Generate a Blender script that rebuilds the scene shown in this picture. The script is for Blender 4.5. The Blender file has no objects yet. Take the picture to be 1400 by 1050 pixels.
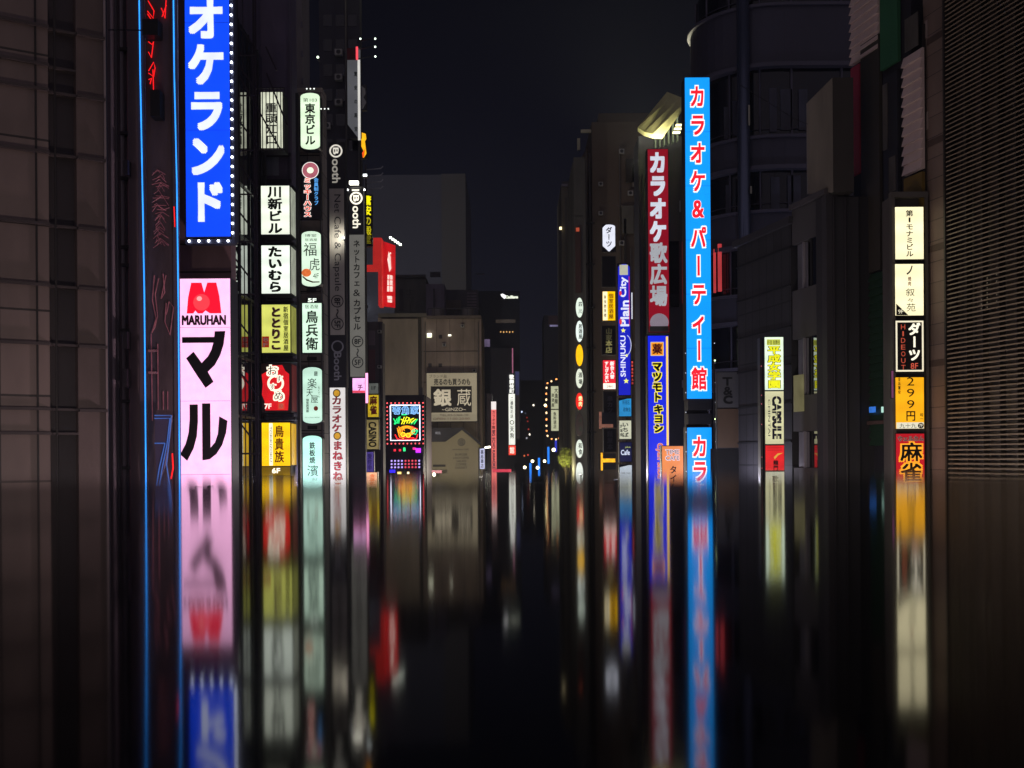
import bpy, bmesh, math, random
from mathutils import Vector, Matrix
random.seed(7)
SC = bpy.context.scene
COL = SC.collection
PI = math.pi

# ------------------------------------------------------------------ camera
FPX = 1600.0                 # focal length in pixels of the 1400 px wide photo
EYE = Vector((0.0, 0.0, 6.0))
ROLL = math.radians(-0.4)
HZ = 627.0                   # eye level row at the centre column
cd = bpy.data.cameras.new('camera')
cam = bpy.data.objects.new('camera', cd)
COL.objects.link(cam)
SC.camera = cam
cd.sensor_width = 36.0
cd.lens = 36.0 * FPX / 1400.0
cd.shift_y = (HZ - 525.0) / 1400.0
cd.clip_start = 0.02
cd.clip_end = 3000.0
cam.matrix_world = Matrix.Translation(EYE) @ Matrix.Rotation(PI/2, 4, 'X') @ Matrix.Rotation(ROLL, 4, 'Z')
cd.dof.use_dof = True
cd.dof.focus_distance = 50.0
cd.dof.aperture_fstop = 1.55
HAZE = 0.00028
ROT = (Matrix.Rotation(PI/2, 3, 'X') @ Matrix.Rotation(ROLL, 3, 'Z'))

# ------------------------------------------------------------------ night sky
w = bpy.data.worlds.new('World'); SC.world = w; w.use_nodes = True
nt = w.node_tree; nt.nodes.clear()
out = nt.nodes.new('ShaderNodeOutputWorld'); bg = nt.nodes.new('ShaderNodeBackground')
tc = nt.nodes.new('ShaderNodeTexCoord'); sx = nt.nodes.new('ShaderNodeSeparateXYZ'); cr = nt.nodes.new('ShaderNodeValToRGB')
cr.color_ramp.elements[0].position = 0.0; cr.color_ramp.elements[0].color = (0.0066, 0.0068, 0.0128, 1)
cr.color_ramp.elements[1].position = 0.45; cr.color_ramp.elements[1].color = (0.0014, 0.0015, 0.0036, 1)
nt.links.new(tc.outputs['Generated'], sx.inputs[0]); nt.links.new(sx.outputs['Z'], cr.inputs[0])
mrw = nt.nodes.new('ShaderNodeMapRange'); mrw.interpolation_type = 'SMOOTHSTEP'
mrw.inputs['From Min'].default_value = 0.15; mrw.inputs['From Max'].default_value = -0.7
mxw = nt.nodes.new('ShaderNodeMix'); mxw.data_type = 'RGBA'; mxw.inputs[7].default_value = (0.15, 0.128, 0.16, 1)   # added glow behind the viewer that lights the fronts evenly
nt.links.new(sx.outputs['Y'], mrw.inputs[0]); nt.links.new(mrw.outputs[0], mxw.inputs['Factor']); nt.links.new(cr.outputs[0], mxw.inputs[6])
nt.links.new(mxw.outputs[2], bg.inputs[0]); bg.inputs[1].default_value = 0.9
nt.links.new(bg.outputs[0], out.inputs[0])

SC.view_settings.view_transform = 'Standard'
SC.view_settings.look = 'None'
SC.view_settings.gamma = 1.0
SC.view_settings.exposure = 0.0
SC.render.engine = 'CYCLES'
SC.cycles.use_denoising = True
SC.cycles.max_bounces = 5
SC.cycles.diffuse_bounces = 2
SC.cycles.glossy_bounces = 4
SC.cycles.sample_clamp_indirect = 4.0
SC.cycles.caustics_reflective = False

# ------------------------------------------------------------------ colour and materials
def lin(h):
    h = h.lstrip('#')
    c = [int(h[i:i+2], 16)/255 for i in (0, 2, 4)]
    return tuple((x/12.92 if x <= 0.04045 else ((x+0.055)/1.055)**2.4) for x in c) + (1.0,)

_m = {}
def nodes(name):
    m = bpy.data.materials.new(name); m.use_nodes = True
    t = m.node_tree
    return m, t, t.nodes['Principled BSDF']

def noise(t, scale, detail=4, rough=0.55, stretch=None):
    tcn = t.nodes.new('ShaderNodeTexCoord'); n = t.nodes.new('ShaderNodeTexNoise')
    n.inputs['Scale'].default_value = scale; n.inputs['Detail'].default_value = detail; n.inputs['Roughness'].default_value = rough
    if stretch:
        mp = t.nodes.new('ShaderNodeMapping'); mp.inputs['Scale'].default_value = stretch
        t.links.new(tcn.outputs['Object'], mp.inputs[0]); t.links.new(mp.outputs[0], n.inputs[0])
    else:
        t.links.new(tcn.outputs['Object'], n.inputs[0])
    return n

def matte(hexc, rough=0.75, vary=0.35, scale=0.6, bump=0.15, spec=0.4, stretch=(1, 1, 0.25), metal=0.0):
    """painted or stone surface with weather streaks and a fine grain"""
    k = ('m', hexc, rough, vary, scale, bump, spec, stretch, metal)
    if k in _m: return _m[k]
    m, t, b = nodes('surface_' + hexc.strip('#'))
    c = lin(hexc)
    n = noise(t, scale, 6, 0.6, stretch); r = t.nodes.new('ShaderNodeValToRGB')
    r.color_ramp.elements[0].position = 0.3; r.color_ramp.elements[1].position = 0.7
    r.color_ramp.elements[0].color = tuple(x*(1-vary) for x in c[:3]) + (1,)
    r.color_ramp.elements[1].color = tuple(min(1, x*(1+vary*0.6)) for x in c[:3]) + (1,)
    t.links.new(n.outputs[0], r.inputs[0]); t.links.new(r.outputs[0], b.inputs['Base Color'])
    b.inputs['Roughness'].default_value = rough; b.inputs['Metallic'].default_value = metal
    b.inputs['Specular IOR Level'].default_value = spec
    if bump:
        n2 = noise(t, 14, 3); bp = t.nodes.new('ShaderNodeBump'); bp.inputs['Strength'].default_value = bump
        bp.inputs['Distance'].default_value = 0.02
        t.links.new(n2.outputs[0], bp.inputs['Height']); t.links.new(bp.outputs[0], b.inputs['Normal'])
    _m[k] = m; return m

def tiled(hexc, joint, bw, bh, rough=0.6, mortar=0.02, vary=0.2, offset=0.5):
    """cladding panels or tiles laid out in the object's own x-z plane"""
    k = ('t', hexc, joint, bw, bh, rough, mortar, offset)
    if k in _m: return _m[k]
    m, t, b = nodes('cladding_' + hexc.strip('#'))
    c = lin(hexc); j = lin(joint)
    tcn = t.nodes.new('ShaderNodeTexCoord'); s = t.nodes.new('ShaderNodeSeparateXYZ'); cb = t.nodes.new('ShaderNodeCombineXYZ')
    ad = t.nodes.new('ShaderNodeMath'); ad.operation = 'ADD'
    t.links.new(tcn.outputs['Object'], s.inputs[0])
    t.links.new(s.outputs['X'], ad.inputs[0]); t.links.new(s.outputs['Y'], ad.inputs[1])
    t.links.new(ad.outputs[0], cb.inputs['X']); t.links.new(s.outputs['Z'], cb.inputs['Y'])
    br = t.nodes.new('ShaderNodeTexBrick'); br.offset = offset
    t.links.new(cb.outputs[0], br.inputs['Vector'])
    br.inputs['Scale'].default_value = 1.0; br.inputs['Brick Width'].default_value = bw; br.inputs['Row Height'].default_value = bh
    br.inputs['Mortar Size'].default_value = mortar
    br.inputs['Color1'].default_value = tuple(x*(1-vary) for x in c[:3]) + (1,)
    br.inputs['Color2'].default_value = tuple(min(1, x*(1+vary)) for x in c[:3]) + (1,)
    br.inputs['Mortar'].default_value = j
    n = noise(t, 0.5, 6, 0.6, (1, 1, 0.3)); mx = t.nodes.new('ShaderNodeMix'); mx.data_type = 'RGBA'; mx.blend_type = 'MULTIPLY'
    mx.inputs['Factor'].default_value = 0.8
    rr = t.nodes.new('ShaderNodeValToRGB'); rr.color_ramp.elements[0].position = .3; rr.color_ramp.elements[1].position = .65
    rr.color_ramp.elements[0].color = (.5, .5, .5, 1)
    t.links.new(n.outputs[0], rr.inputs[0])
    t.links.new(br.outputs['Color'], mx.inputs[6]); t.links.new(rr.outputs[0], mx.inputs[7])
    t.links.new(mx.outputs[2], b.inputs['Base Color'])
    bp = t.nodes.new('ShaderNodeBump'); bp.inputs['Strength'].default_value = 0.4; bp.inputs['Distance'].default_value = 0.02; bp.invert = True
    t.links.new(br.outputs['Fac'], bp.inputs['Height']); t.links.new(bp.outputs[0], b.inputs['Normal'])
    b.inputs['Roughness'].default_value = rough
    _m[k] = m; return m

def glass(hexc='#0a0c14', rough=0.06, ior=1.6):
    k = ('g', hexc, rough, ior)
    if k in _m: return _m[k]
    m, t, b = nodes('dark_window_glass')
    b.inputs['Base Color'].default_value = lin(hexc); b.inputs['Roughness'].default_value = rough; b.inputs['IOR'].default_value = ior
    n = noise(t, 0.7, 2); bp = t.nodes.new('ShaderNodeBump'); bp.inputs['Strength'].default_value = 0.08; bp.inputs['Distance'].default_value = 0.03
    t.links.new(n.outputs[0], bp.inputs['Height']); t.links.new(bp.outputs[0], b.inputs['Normal'])
    _m[k] = m; return m

def glow(hexc, s=1.0, vary=0.18, scale=1.3, tubes=0.0):
    """back-lit acrylic or a light source; the brightness wanders like lamps behind plastic"""
    k = ('e', hexc, s, vary, scale, tubes)
    if k in _m: return _m[k]
    m, t, b = nodes('lit_' + hexc.strip('#'))
    if s >= 0.7: s *= 1.22          # lamps behind acrylic run slightly hot
    c = lin(hexc)
    b.inputs['Base Color'].default_value = tuple(x*0.4 for x in c[:3]) + (1,)
    b.inputs['Roughness'].default_value = 0.35
    b.inputs['Emission Color'].default_value = c
    if vary:
        n = noise(t, scale, 2, 0.5); mr = t.nodes.new('ShaderNodeMapRange')
        mr.inputs['From Min'].default_value = 0.3; mr.inputs['From Max'].default_value = 0.7
        mr.inputs['To Min'].default_value = s*(1-vary); mr.inputs['To Max'].default_value = s*(1+vary*0.5)
        t.links.new(n.outputs[0], mr.inputs[0])
        src = mr.outputs[0]
        if tubes:
            tcn = t.nodes.new('ShaderNodeTexCoord'); wv = t.nodes.new('ShaderNodeTexWave'); wv.bands_direction = 'Z'
            wv.inputs['Scale'].default_value = tubes; wv.inputs['Distortion'].default_value = 0.5
            m2 = t.nodes.new('ShaderNodeMapRange'); m2.inputs['To Min'].default_value = 0.9; m2.inputs['To Max'].default_value = 1.04
            t.links.new(tcn.outputs['Object'], wv.inputs[0]); t.links.new(wv.outputs['Fac'], m2.inputs[0])
            mu = t.nodes.new('ShaderNodeMath'); mu.operation = 'MULTIPLY'
            t.links.new(src, mu.inputs[0]); t.links.new(m2.outputs[0], mu.inputs[1]); src = mu.outputs[0]
        t.links.new(src, b.inputs['Emission Strength'])
    else:
        b.inputs['Emission Strength'].default_value = s
    _m[k] = m; return m

def ink(hexc):
    return matte(hexc, 0.5, 0.1, 3.0, 0, 0.3)

METAL = lambda: matte('#2a2a2e', 0.45, 0.3, 2.0, 0.1, 0.5, (1, 1, 1), 0.4)
HOUSE = lambda: matte('#26262a', 0.5, 0.3, 1.5, 0.1)

# ------------------------------------------------------------------ mesh helpers
def box(bm, x0, x1, y0, y1, z0, z1):
    v = [bm.verts.new((x, y, z)) for x in (x0, x1) for y in (y0, y1) for z in (z0, z1)]
    for f in ((0,1,3,2), (4,6,7,5), (0,4,5,1), (2,3,7,6), (0,2,6,4), (1,5,7,3)):
        bm.faces.new([v[i] for i in f])

def plate(bm, pts, y):
    """flat polygon in the x-z plane facing -y"""
    f = bm.faces.new([bm.verts.new((p[0], y, p[1])) for p in pts])
    f.normal_update()
    if f.normal.y > 0: f.normal_flip()

def slab(bm, pts, y0, y1):
    """polygon in x-z given thickness from y0 to y1"""
    a = [bm.verts.new((p[0], y0, p[1])) for p in pts]; b = [bm.verts.new((p[0], y1, p[1])) for p in pts]
    n = len(pts)
    bm.faces.new(a); bm.faces.new(b[::-1])
    for i in range(n): bm.faces.new((a[i], b[i], b[(i+1) % n], a[(i+1) % n]))

def tube(bm, pts, r, seg=6):
    pts = [Vector(p) for p in pts]; rings = []
    for i, p in enumerate(pts):
        d = (pts[min(i+1, len(pts)-1)] - pts[max(i-1, 0)]).normalized()
        a = d.orthogonal().normalized(); 
        ref = Vector((0, 1, 0))
        a = d.cross(ref)
        if a.length < 0.1: a = d.cross(Vector((1, 0, 0)))
        a.normalize(); b = d.cross(a)
        rings.append([bm.verts.new(p + (a*math.cos(2*PI*k/seg) + b*math.sin(2*PI*k/seg))*r) for k in range(seg)])
    for i in range(len(rings)-1):
        for k in range(seg):
            bm.faces.new((rings[i][k], rings[i][(k+1) % seg], rings[i+1][(k+1) % seg], rings[i+1][k]))
    bm.faces.new(rings[0][::-1]); bm.faces.new(rings[-1])

def cyl(bm, cx, cy, z0, z1, r, seg=16, r1=None, a0=0, a1=2*PI):
    r1 = r if r1 is None else r1
    n = seg if a1-a0 < 2*PI-1e-6 else seg-1
    A = [bm.verts.new((cx+r*math.cos(a0+(a1-a0)*k/seg), cy+r*math.sin(a0+(a1-a0)*k/seg), z0)) for k in range(n+1)]
    B = [bm.verts.new((cx+r1*math.cos(a0+(a1-a0)*k/seg), cy+r1*math.sin(a0+(a1-a0)*k/seg), z1)) for k in range(n+1)]
    m = len(A)
    for k in range(m): bm.faces.new((A[k], A[(k+1) % m], B[(k+1) % m], B[k]))
    bm.faces.new(A[::-1]); bm.faces.new(B)

def obj(name, bm, mat, parent=None, smooth=False):
    bmesh.ops.recalc_face_normals(bm, faces=bm.faces)
    me = bpy.data.meshes.new(name); bm.to_mesh(me); bm.free()
    me.materials.append(mat)
    if smooth:
        for p in me.polygons: p.use_smooth = True
    o = bpy.data.objects.new(name, me); COL.objects.link(o)
    if parent: o.parent = parent
    return o

def share(name, src, loc, parent):
    o = bpy.data.objects.new(name, src.data); COL.objects.link(o); o.location = loc; o.parent = parent
    return o

def thing(name, label, cat, loc=(0, 0, 0), rotz=0.0, group=None):
    o = bpy.data.objects.new(name, None); COL.objects.link(o)
    o.location = loc; o.rotation_euler = (0, 0, rotz); o.empty_display_size = 0.2
    o['label'] = label; o['category'] = cat
    if group: o['group'] = group
    return o

def structure(o): o['kind'] = 'structure'; return o

def P(px, py, D):
    """point of the place seen at photo pixel (px,py), D metres ahead"""
    d = ROT @ Vector(((px-700.0)/FPX, (525.0-py)/FPX + (HZ-525.0)/FPX, -1.0))
    return EYE + d * (D / d.y)

# ------------------------------------------------------------------ lettering
_g = {}
def glyph(s, bold):
    k = (s, bold)
    if k not in _g:
        cu = bpy.data.curves.new('lettering', 'FONT'); cu.body = s; cu.offset = bold; cu.resolution_u = 3
        o = bpy.data.objects.new('lettering', cu); me = bpy.data.meshes.new_from_object(o)
        vs = [(v.co.x, v.co.y) for v in me.vertices]; fs = [tuple(p.vertices) for p in me.polygons]
        bpy.data.meshes.remove(me); bpy.data.objects.remove(o); bpy.data.curves.remove(cu)
        _g[k] = (vs, fs)
    return _g[k]

def put(bm, s, bold, x0, x1, z0, z1, y, rot=0, em=False, flip=False):
    """fit text s into the rectangle; em keeps the full-width cell of a kana or kanji"""
    if bold > 0.012:     # heavier weight: the same strokes laid again a little to every side
        n_ = 8 if bold > 0.03 else 4
        h_ = (z1-z0); w_ = (x1-x0)*(1.0 if em else 0)
        if not em:
            vs0 = glyph(s, 0)[0]; hh = max(v[1] for v in vs0)-min(v[1] for v in vs0); e_ = (h_ if rot == 0 else abs(x1-x0))/max(hh, .1)
            ex = ez = min(e_*bold, (x1-x0)*0.08 if rot == 0 else (z1-z0)*0.08)
            x0 += ex*0.5; x1 -= ex*0.5; z0 += ez*0.5; z1 -= ez*0.5
        else:
            ex = w_*bold; ez = h_*bold
        for k in range(n_):
            dx, dz = ((1, 1), (-1, 1), (1, -1), (-1, -1), (1, 0), (-1, 0), (0, 1), (0, -1))[k]; dx *= ex; dz *= ez
            put(bm, s, 0, x0+dx, x1+dx, z0+dz, z1+dz, y+0.0006*(k+1), rot, em)
    bold = 0
    vs, fs = glyph(s, 0)
    if not vs: return
    if em: a0, a1, b0, b1 = 0.0, 1.0, -0.12, 0.88
    else:
        a0 = min(v[0] for v in vs); a1 = max(v[0] for v in vs); b0 = min(v[1] for v in vs); b1 = max(v[1] for v in vs)
    q = []
    for (a, b) in vs:
        u = (a-a0)/(a1-a0); v = (b-b0)/(b1-b0)
        if rot == 1: u, v = v, 1-u          # reads downwards
        elif rot == -1: u, v = 1-v, u       # reads upwards
        q.append(bm.verts.new((x0+(x1-x0)*u, y, z0+(z1-z0)*v)))
    for f in fs:
        try: bm.faces.new([q[i] for i in f])
        except ValueError: pass

ASCII = set('ABCDEFGHIJKLMNOPQRSTUVWXYZabcdefghijklmnopqrstuvwxyz0123456789&.-')

class Frame:
    """photo pixels -> local metres of a sign standing D metres ahead"""
    def __init__(s, x0, x1, ytop, ybot, D):
        s.xc = (x0+x1)/2; s.yb = ybot; s.k = D/FPX; s.D = D
        p = P(s.xc, (ytop+ybot)/2, D)
        s.loc = (p.x, D, p.z - (ybot-ytop)/2*s.k)
    def x(s, px): return (px-s.xc)*s.k
    def z(s, py): return (s.yb-py)*s.k
    def pt(s, p): return (s.x(p[0]), s.z(p[1]))

def ellipse(cx, cy, rx, ry, n=28, a0=0, a1=2*PI):
    return [(cx+rx*math.cos(a0+(a1-a0)*i/n), cy+ry*math.sin(a0+(a1-a0)*i/n)) for i in range(n)]

def capsule(x0, y0, x1, y1, r, n=8):
    """outline of a panel with arched ends, r pixels deep"""
    cx = (x0+x1)/2; rx = (x1-x0)/2
    return [(cx+rx*math.cos(PI+PI*i/n), y0+r+r*math.sin(PI+PI*i/n)) for i in range(n+1)] + \
           [(cx+rx*math.cos(PI*i/n), y1-r+r*math.sin(PI*i/n)) for i in range(n+1)]

def layer(F, root, i, L, y_face):
    kind = L[0]; mat = L[1]; bm = bmesh.new(); y = y_face - 0.008*(i+1); nm = 'lettering'
    if kind == 'v':      # vertical, one glyph under another
        _, _, s, cx, ya, yb, wpx, bold = L[:8]
        n = len(s); st = (yb-ya)/n
        for j, ch in enumerate(s):
            if ch == ' ': continue
            t0 = ya+st*j; t1 = t0+st; h = min(st*0.97, wpx*1.45)
            tm = (t0+t1)/2; zt = F.z(tm-h/2); zb = F.z(tm+h/2); xa = F.x(cx-wpx/2); xb = F.x(cx+wpx/2)
            bold = max(bold, 0.02)
            if ch in 'ー～':
                put(bm, ch, bold, xa, xb, zb, zt, y, 1, True)
            elif ch in ASCII:
                ww = wpx*(0.36 if ch not in '1Il' else 0.12); put(bm, ch, bold*0.6, F.x(cx-ww), F.x(cx+ww), F.z(tm+h*0.36), F.z(tm-h*0.38), y)
            else:
                put(bm, ch, bold, xa, xb, zb, zt, y, 0, True)
    elif kind in ('h', 'r', 'u'):
        _, _, s, x0, y0, x1, y1, bold = L[:8]
        put(bm, s, bold, F.x(x0), F.x(x1), F.z(y1), F.z(y0), y, {'h': 0, 'r': 1, 'u': -1}[kind])
    elif kind == 'rect':
        _, _, x0, y0, x1, y1 = L[:6]; plate(bm, [F.pt(q) for q in ((x0,y0), (x1,y0), (x1,y1), (x0,y1))], y); nm = 'band'
    elif kind == 'frame':
        _, _, x0, y0, x1, y1, t = L[:7]; nm = 'border'
        for (a, b, c, d) in ((x0,y0,x1,y0+t), (x0,y1-t,x1,y1), (x0,y0+t,x0+t,y1-t), (x1-t,y0+t,x1,y1-t)):
            plate(bm, [F.pt(q) for q in ((a,b), (c,b), (c,d), (a,d))], y)
    elif kind == 'poly':
        plate(bm, [F.pt(q) for q in L[2]], y); nm = 'emblem'
    elif kind == 'polys':
        for pl in L[2]: plate(bm, [F.pt(q) for q in pl], y)
    elif kind == 'disc':
        _, _, cx, cy, rx, ry = L[:6]; plate(bm, [F.pt(q) for q in ellipse(cx, cy, rx, ry)], y); nm = 'emblem'
    elif kind == 'ring':
        _, _, cx, cy, r, t = L[:6]; nm = 'ring'
        o_ = ellipse(cx, cy, r, r, 28); i_ = ellipse(cx, cy, r-t, r-t, 28)
        for q in range(28):
            plate(bm, [F.pt(z) for z in (o_[q], o_[(q+1) % 28], i_[(q+1) % 28], i_[q])], y)
    elif kind == 'tubes':   # neon: list of polylines in pixels, radius in metres
        nm = 'neon_tube'
        for pl in L[2]: tube(bm, [(F.x(a), y-0.03, F.z(b)) for a, b in pl], L[3], 5)
    if kind in ('v', 'h', 'r', 'u', 'polys'):
        bm.normal_update()
        for f in bm.faces:
            if f.normal.y > 0: f.normal_flip()
    me = bpy.data.meshes.new(nm); bm.to_mesh(me); bm.free(); me.materials.append(mat)
    o = bpy.data.objects.new(nm, me); COL.objects.link(o); o.parent = root
    return o

def sign(name, label, x0, y0, x1, y1, D, th, face, layers=(), cat='sign', group=None, shape='rect', r=0, margin=1.0,
         house=None, side=None, sidemat=None, foot=None, bracket=None, rotz=0.0):
    """box sign: housing, lit face, lettering layers; foot = pixel row its post reaches down to; bracket = side it is fixed on"""
    F = Frame(x0, x1, y0, y1, D)
    root = thing(name, label, cat, F.loc, rotz, group)
    hm = house or HOUSE()
    mg = margin*F.k if margin > 0.5 else 0.02
    W = (x1-x0)*F.k/2; H = (y1-y0)*F.k
    bm = bmesh.new()
    if shape == 'rect':
        box(bm, -W-mg, W+mg, 0.05, th, -mg, H+mg)
        pts = [(-W, 0), (W, 0), (W, H), (-W, H)]
    else:
        out = capsule(x0, y0, x1, y1, r) if shape == 'arch' else ellipse((x0+x1)/2, (y0+y1)/2, (x1-x0)/2, (y1-y0)/2)
        pts = [F.pt(q) for q in out]
        cx, cz = 0, H/2
        big = [((p[0]-cx)*(1+mg/W)+cx, (p[1]-cz)*(1+mg/H*2)+cz) for p in pts]
        slab(bm, big, 0.05, th)
    obj('housing', bm, hm, root)
    bm = bmesh.new(); slab(bm, pts, 0.0, 0.047); obj('face_panel', bm, face, root)
    if side:
        s = 1 if side == 'r' else -1
        bm = bmesh.new(); a, b = (W+mg+0.003, W+mg+0.02) if s > 0 else (-W-mg-0.02, -W-mg-0.003)
        box(bm, a, b, 0.12, th-0.1, 0.03, H-0.03); obj('side_panel', bm, sidemat or face, root)
    for i, L in enumerate(layers): layer(F, root, i, L, 0.0)
    if bracket:
        s = 1 if bracket == 'r' else -1
        for hh in (0.15, 0.85):
            bm = bmesh.new(); tube(bm, [(s*(W+mg), th*0.6, H*hh), (s*(W+mg+0.9), th*0.6, H*hh)], 0.035); obj('bracket', bm, METAL(), root)
    return root, F

# ------------------------------------------------------------------ walls that run away from the viewer
class Wall:
    """vertical wall starting at pixel px0, D0 metres ahead, running in direction u (x,y)"""
    def __init__(s, px0, D0, u):
        p = P(px0, HZ, D0); s.o = Vector((p.x, p.y)); s.u = Vector(u).normalized()
        s.ang = math.atan2(s.u.y, s.u.x)
    def hit(s, px, py=HZ):
        d = P(px, py, 10.0) - EYE
        # EYE + t d = o + s u
        a, b, c, e = d.x, -s.u.x, d.y, -s.u.y
        rx, ry = s.o.x-EYE.x, s.o.y-EYE.y
        det = a*e-b*c
        t = (rx*e-b*ry)/det; q = (a*ry-rx*c)/det
        return q, EYE.z+t*d.z, EYE.y+t*d.y
    def root(s, name, label, cat, group=None):
        return thing(name, label, cat, (s.o.x, s.o.y, 0.0), s.ang, group)

STREET_R = (-0.2165, 0.9763)      # the right-hand frontages run this way
STREET_L = (0.8214, 0.5704)

# ================================================================== setting
bm = bmesh.new(); box(bm, -400, 400, -60, 900, -0.3, 0.0)
structure(obj('ground', bm, matte('#2b2b2d', 0.85, 0.3, 0.3, 0.3, 0.3, (1, 1, 1))))
bm = bmesh.new(); box(bm, -3.2, 5.5, 8, 420, -0.05, 0.006)
structure(obj('road', bm, matte('#222224', 0.7, 0.35, 0.8, 0.3, 0.4, (1, 1, 1))))
bm = bmesh.new()
for k in range(40): box(bm, 1.05, 1.2, 20+k*10, 24+k*10, 0.004, 0.010)
structure(obj('road_marking', bm, matte('#c8c8c0', 0.6)))
for (a, b) in ((-6.4, -3.2), (5.5, 8.6)):
    bm = bmesh.new(); box(bm, a, b, 8, 300, 0.0, 0.14)
    structure(obj('pavement', bm, tiled('#4a4745', '#1c1b1b', 0.4, 0.4, 0.75, 0.01)))

# polished black ledge just under the lens, on the parapet the picture was taken from
LH = 0.0268; LD = 1.55
root = thing('parapet', 'polished black stone ledge in the foreground mirroring all the lit signs', 'ledge', (0, 0, 0))
bm = bmesh.new(); box(bm, -7, 7, -1.2, LD, 6.0-LH-0.05, 6.0-LH)
m, t, b = nodes('polished_black_granite')
b.inputs['Base Color'].default_value = (0.0035, 0.0035, 0.0045, 1); b.inputs['IOR'].default_value = 1.42
b.inputs['Roughness'].default_value = 0.075
n = noise(t, 3.0, 3); mr = t.nodes.new('ShaderNodeMapRange'); mr.inputs['To Min'].default_value = 0.05; mr.inputs['To Max'].default_value = 0.078
t.links.new(n.outputs[0], mr.inputs[0]); t.links.new(mr.outputs[0], b.inputs['Roughness'])
GRANITE = m
# a dusty polished stone: the mirror strength is the Fresnel term cut a little by a film of dust
b.inputs['Specular IOR Level'].default_value = 0.0
fr = t.nodes.new('ShaderNodeFresnel'); fr.inputs['IOR'].default_value = 1.36
mu = t.nodes.new('ShaderNodeMath'); mu.operation = 'MULTIPLY'; mu.inputs[1].default_value = 0.93; mu.use_clamp = True
gl = t.nodes.new('ShaderNodeBsdfGlossy'); df = t.nodes.new('ShaderNodeBsdfDiffuse'); df.inputs['Color'].default_value = (0.004, 0.0035, 0.005, 1)
ms = t.nodes.new('ShaderNodeMixShader')
t.links.new(fr.outputs[0], mu.inputs[0]); t.links.new(mu.outputs[0], ms.inputs['Fac']); t.links.new(mr.outputs[0], gl.inputs['Roughness'])
t.links.new(df.outputs[0], ms.inputs[1]); t.links.new(gl.outputs[0], ms.inputs[2])
t.links.new(ms.outputs[0], t.nodes['Material Output'].inputs['Surface']); t.nodes.remove(b)
obj('coping', bm, m, root)
bm = bmesh.new(); box(bm, -6.9, 6.9, -1.0, LD-0.15, 4.7, 6.0-LH-0.05); obj('parapet_wall', bm, matte('#232325', 0.7), root)
bm = bmesh.new(); box(bm, -7.2, 7.2, -3.5, LD-0.1, 4.3, 4.7)
for x in (-5, 5): box(bm, x-0.4, x+0.4, -1.5, 0.5, 0.0, 4.3)
fb = obj('footbridge', bm, matte('#3a3a3c', 0.8)); fb['label'] = 'dark footbridge deck below the black ledge'; fb['category'] = 'footbridge'

# ================================================================== left: nearest building
W1 = Wall(0, 25.0, STREET_L)
r = W1.root('panelled_building', 'dark brown panelled building with thin ledges, nearest on the left', 'building')
sA, sB, sC = W1.hit(-260)[0], W1.hit(108)[0], W1.hit(145)[0]
PANEL = tiled('#83706a', '#3c3330', 1.55, 1.86, 0.55, 0.025, 0.12, 0.0)
bm = bmesh.new(); box(bm, sA, sB-0.6, 0, 3, 0, 24); obj('wall', bm, PANEL, r)
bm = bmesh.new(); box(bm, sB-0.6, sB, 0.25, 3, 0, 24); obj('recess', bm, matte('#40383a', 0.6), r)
bm = bmesh.new(); box(bm, sB, sC, 0.02, 3, 0, 24); obj('corner_wall', bm, matte('#6a5a56', 0.6, 0.3, 0.8, 0.2), r)
for py in (25, 78, 113, 200, 300, 385, 467, 558, 592):
    q, z, _ = W1.hit(0, py)
    bm = bmesh.new()
    box(bm, sA, sB-0.6, -0.10, 0, z-0.03, z+0.03); box(bm, sB-0.6, sB, 0.02, 0.25, z-0.03, z+0.02)
    if py not in (78, 592): box(bm, sB, sC+0.02, -0.09, 0.02, z-0.05, z+0.01)
    obj('ledge', bm, matte('#4a4040', 0.7), r)
for px in (52, 78):
    q = W1.hit(px)[0]
    bm = bmesh.new(); box(bm, q-0.02, q+0.02, -0.03, 0, 0, 24); obj('panel_joint', bm, matte('#2a2523', 0.5), r)
bm = bmesh.new(); box(bm, sC+0.003, sC+0.05, -0.02, 3, 0, 24); obj('corner_trim', bm, matte('#8d7f80', 0.35, 0.2), r)

# pipes, brown frontage and the pillar between the panelled wall and the neon frame
r = thing('narrow_building', 'dark brown narrow frontage with pipes and grilles left of the blue neon lines', 'building', (P(190, HZ, 33).x, 33, 0))
def lx(px, D=33): return P(px, HZ, D).x - P(190, HZ, 33).x
bm = bmesh.new(); box(bm, lx(140), lx(178), 0.6, 4, 0, 26); obj('wall', bm, matte('#7a6a70', 0.7), r)
bm = bmesh.new(); box(bm, lx(178), lx(193), 0, 4, 0, 26); obj('pillar', bm, matte('#7d6a70', 0.6), r)
for i, (px, rr) in enumerate(((150, .05), (156, .035), (164, .06), (172, .03))):
    bm = bmesh.new(); cyl(bm, lx(px), 0.42, 0, 26, rr, 8); obj('pipe', bm, matte(('#a8989e', '#4a4348', '#8b8085', '#a05f6c')[i], 0.4), r)
for z in [P(165, py, 33).z for py in (62, 178, 240, 335, 360, 450, 548, 640)]:
    bm = bmesh.new(); box(bm, lx(162), lx(180), 0.28, 0.56, z-0.04, z+0.05); obj('balcony_ledge', bm, matte('#2e2729', 0.6), r)
for (a, b_) in ((8, 60), (130, 170), (255, 325), (365, 440), (460, 530), (570, 640)):
    bm = bmesh.new(); box(bm, lx(165.5), lx(176.5), 0.54, 0.6, P(165, b_, 33).z, P(165, a, 33).z); obj('window', bm, matte('#7a7480', 0.4, 0.5, 1.2), r)
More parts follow.
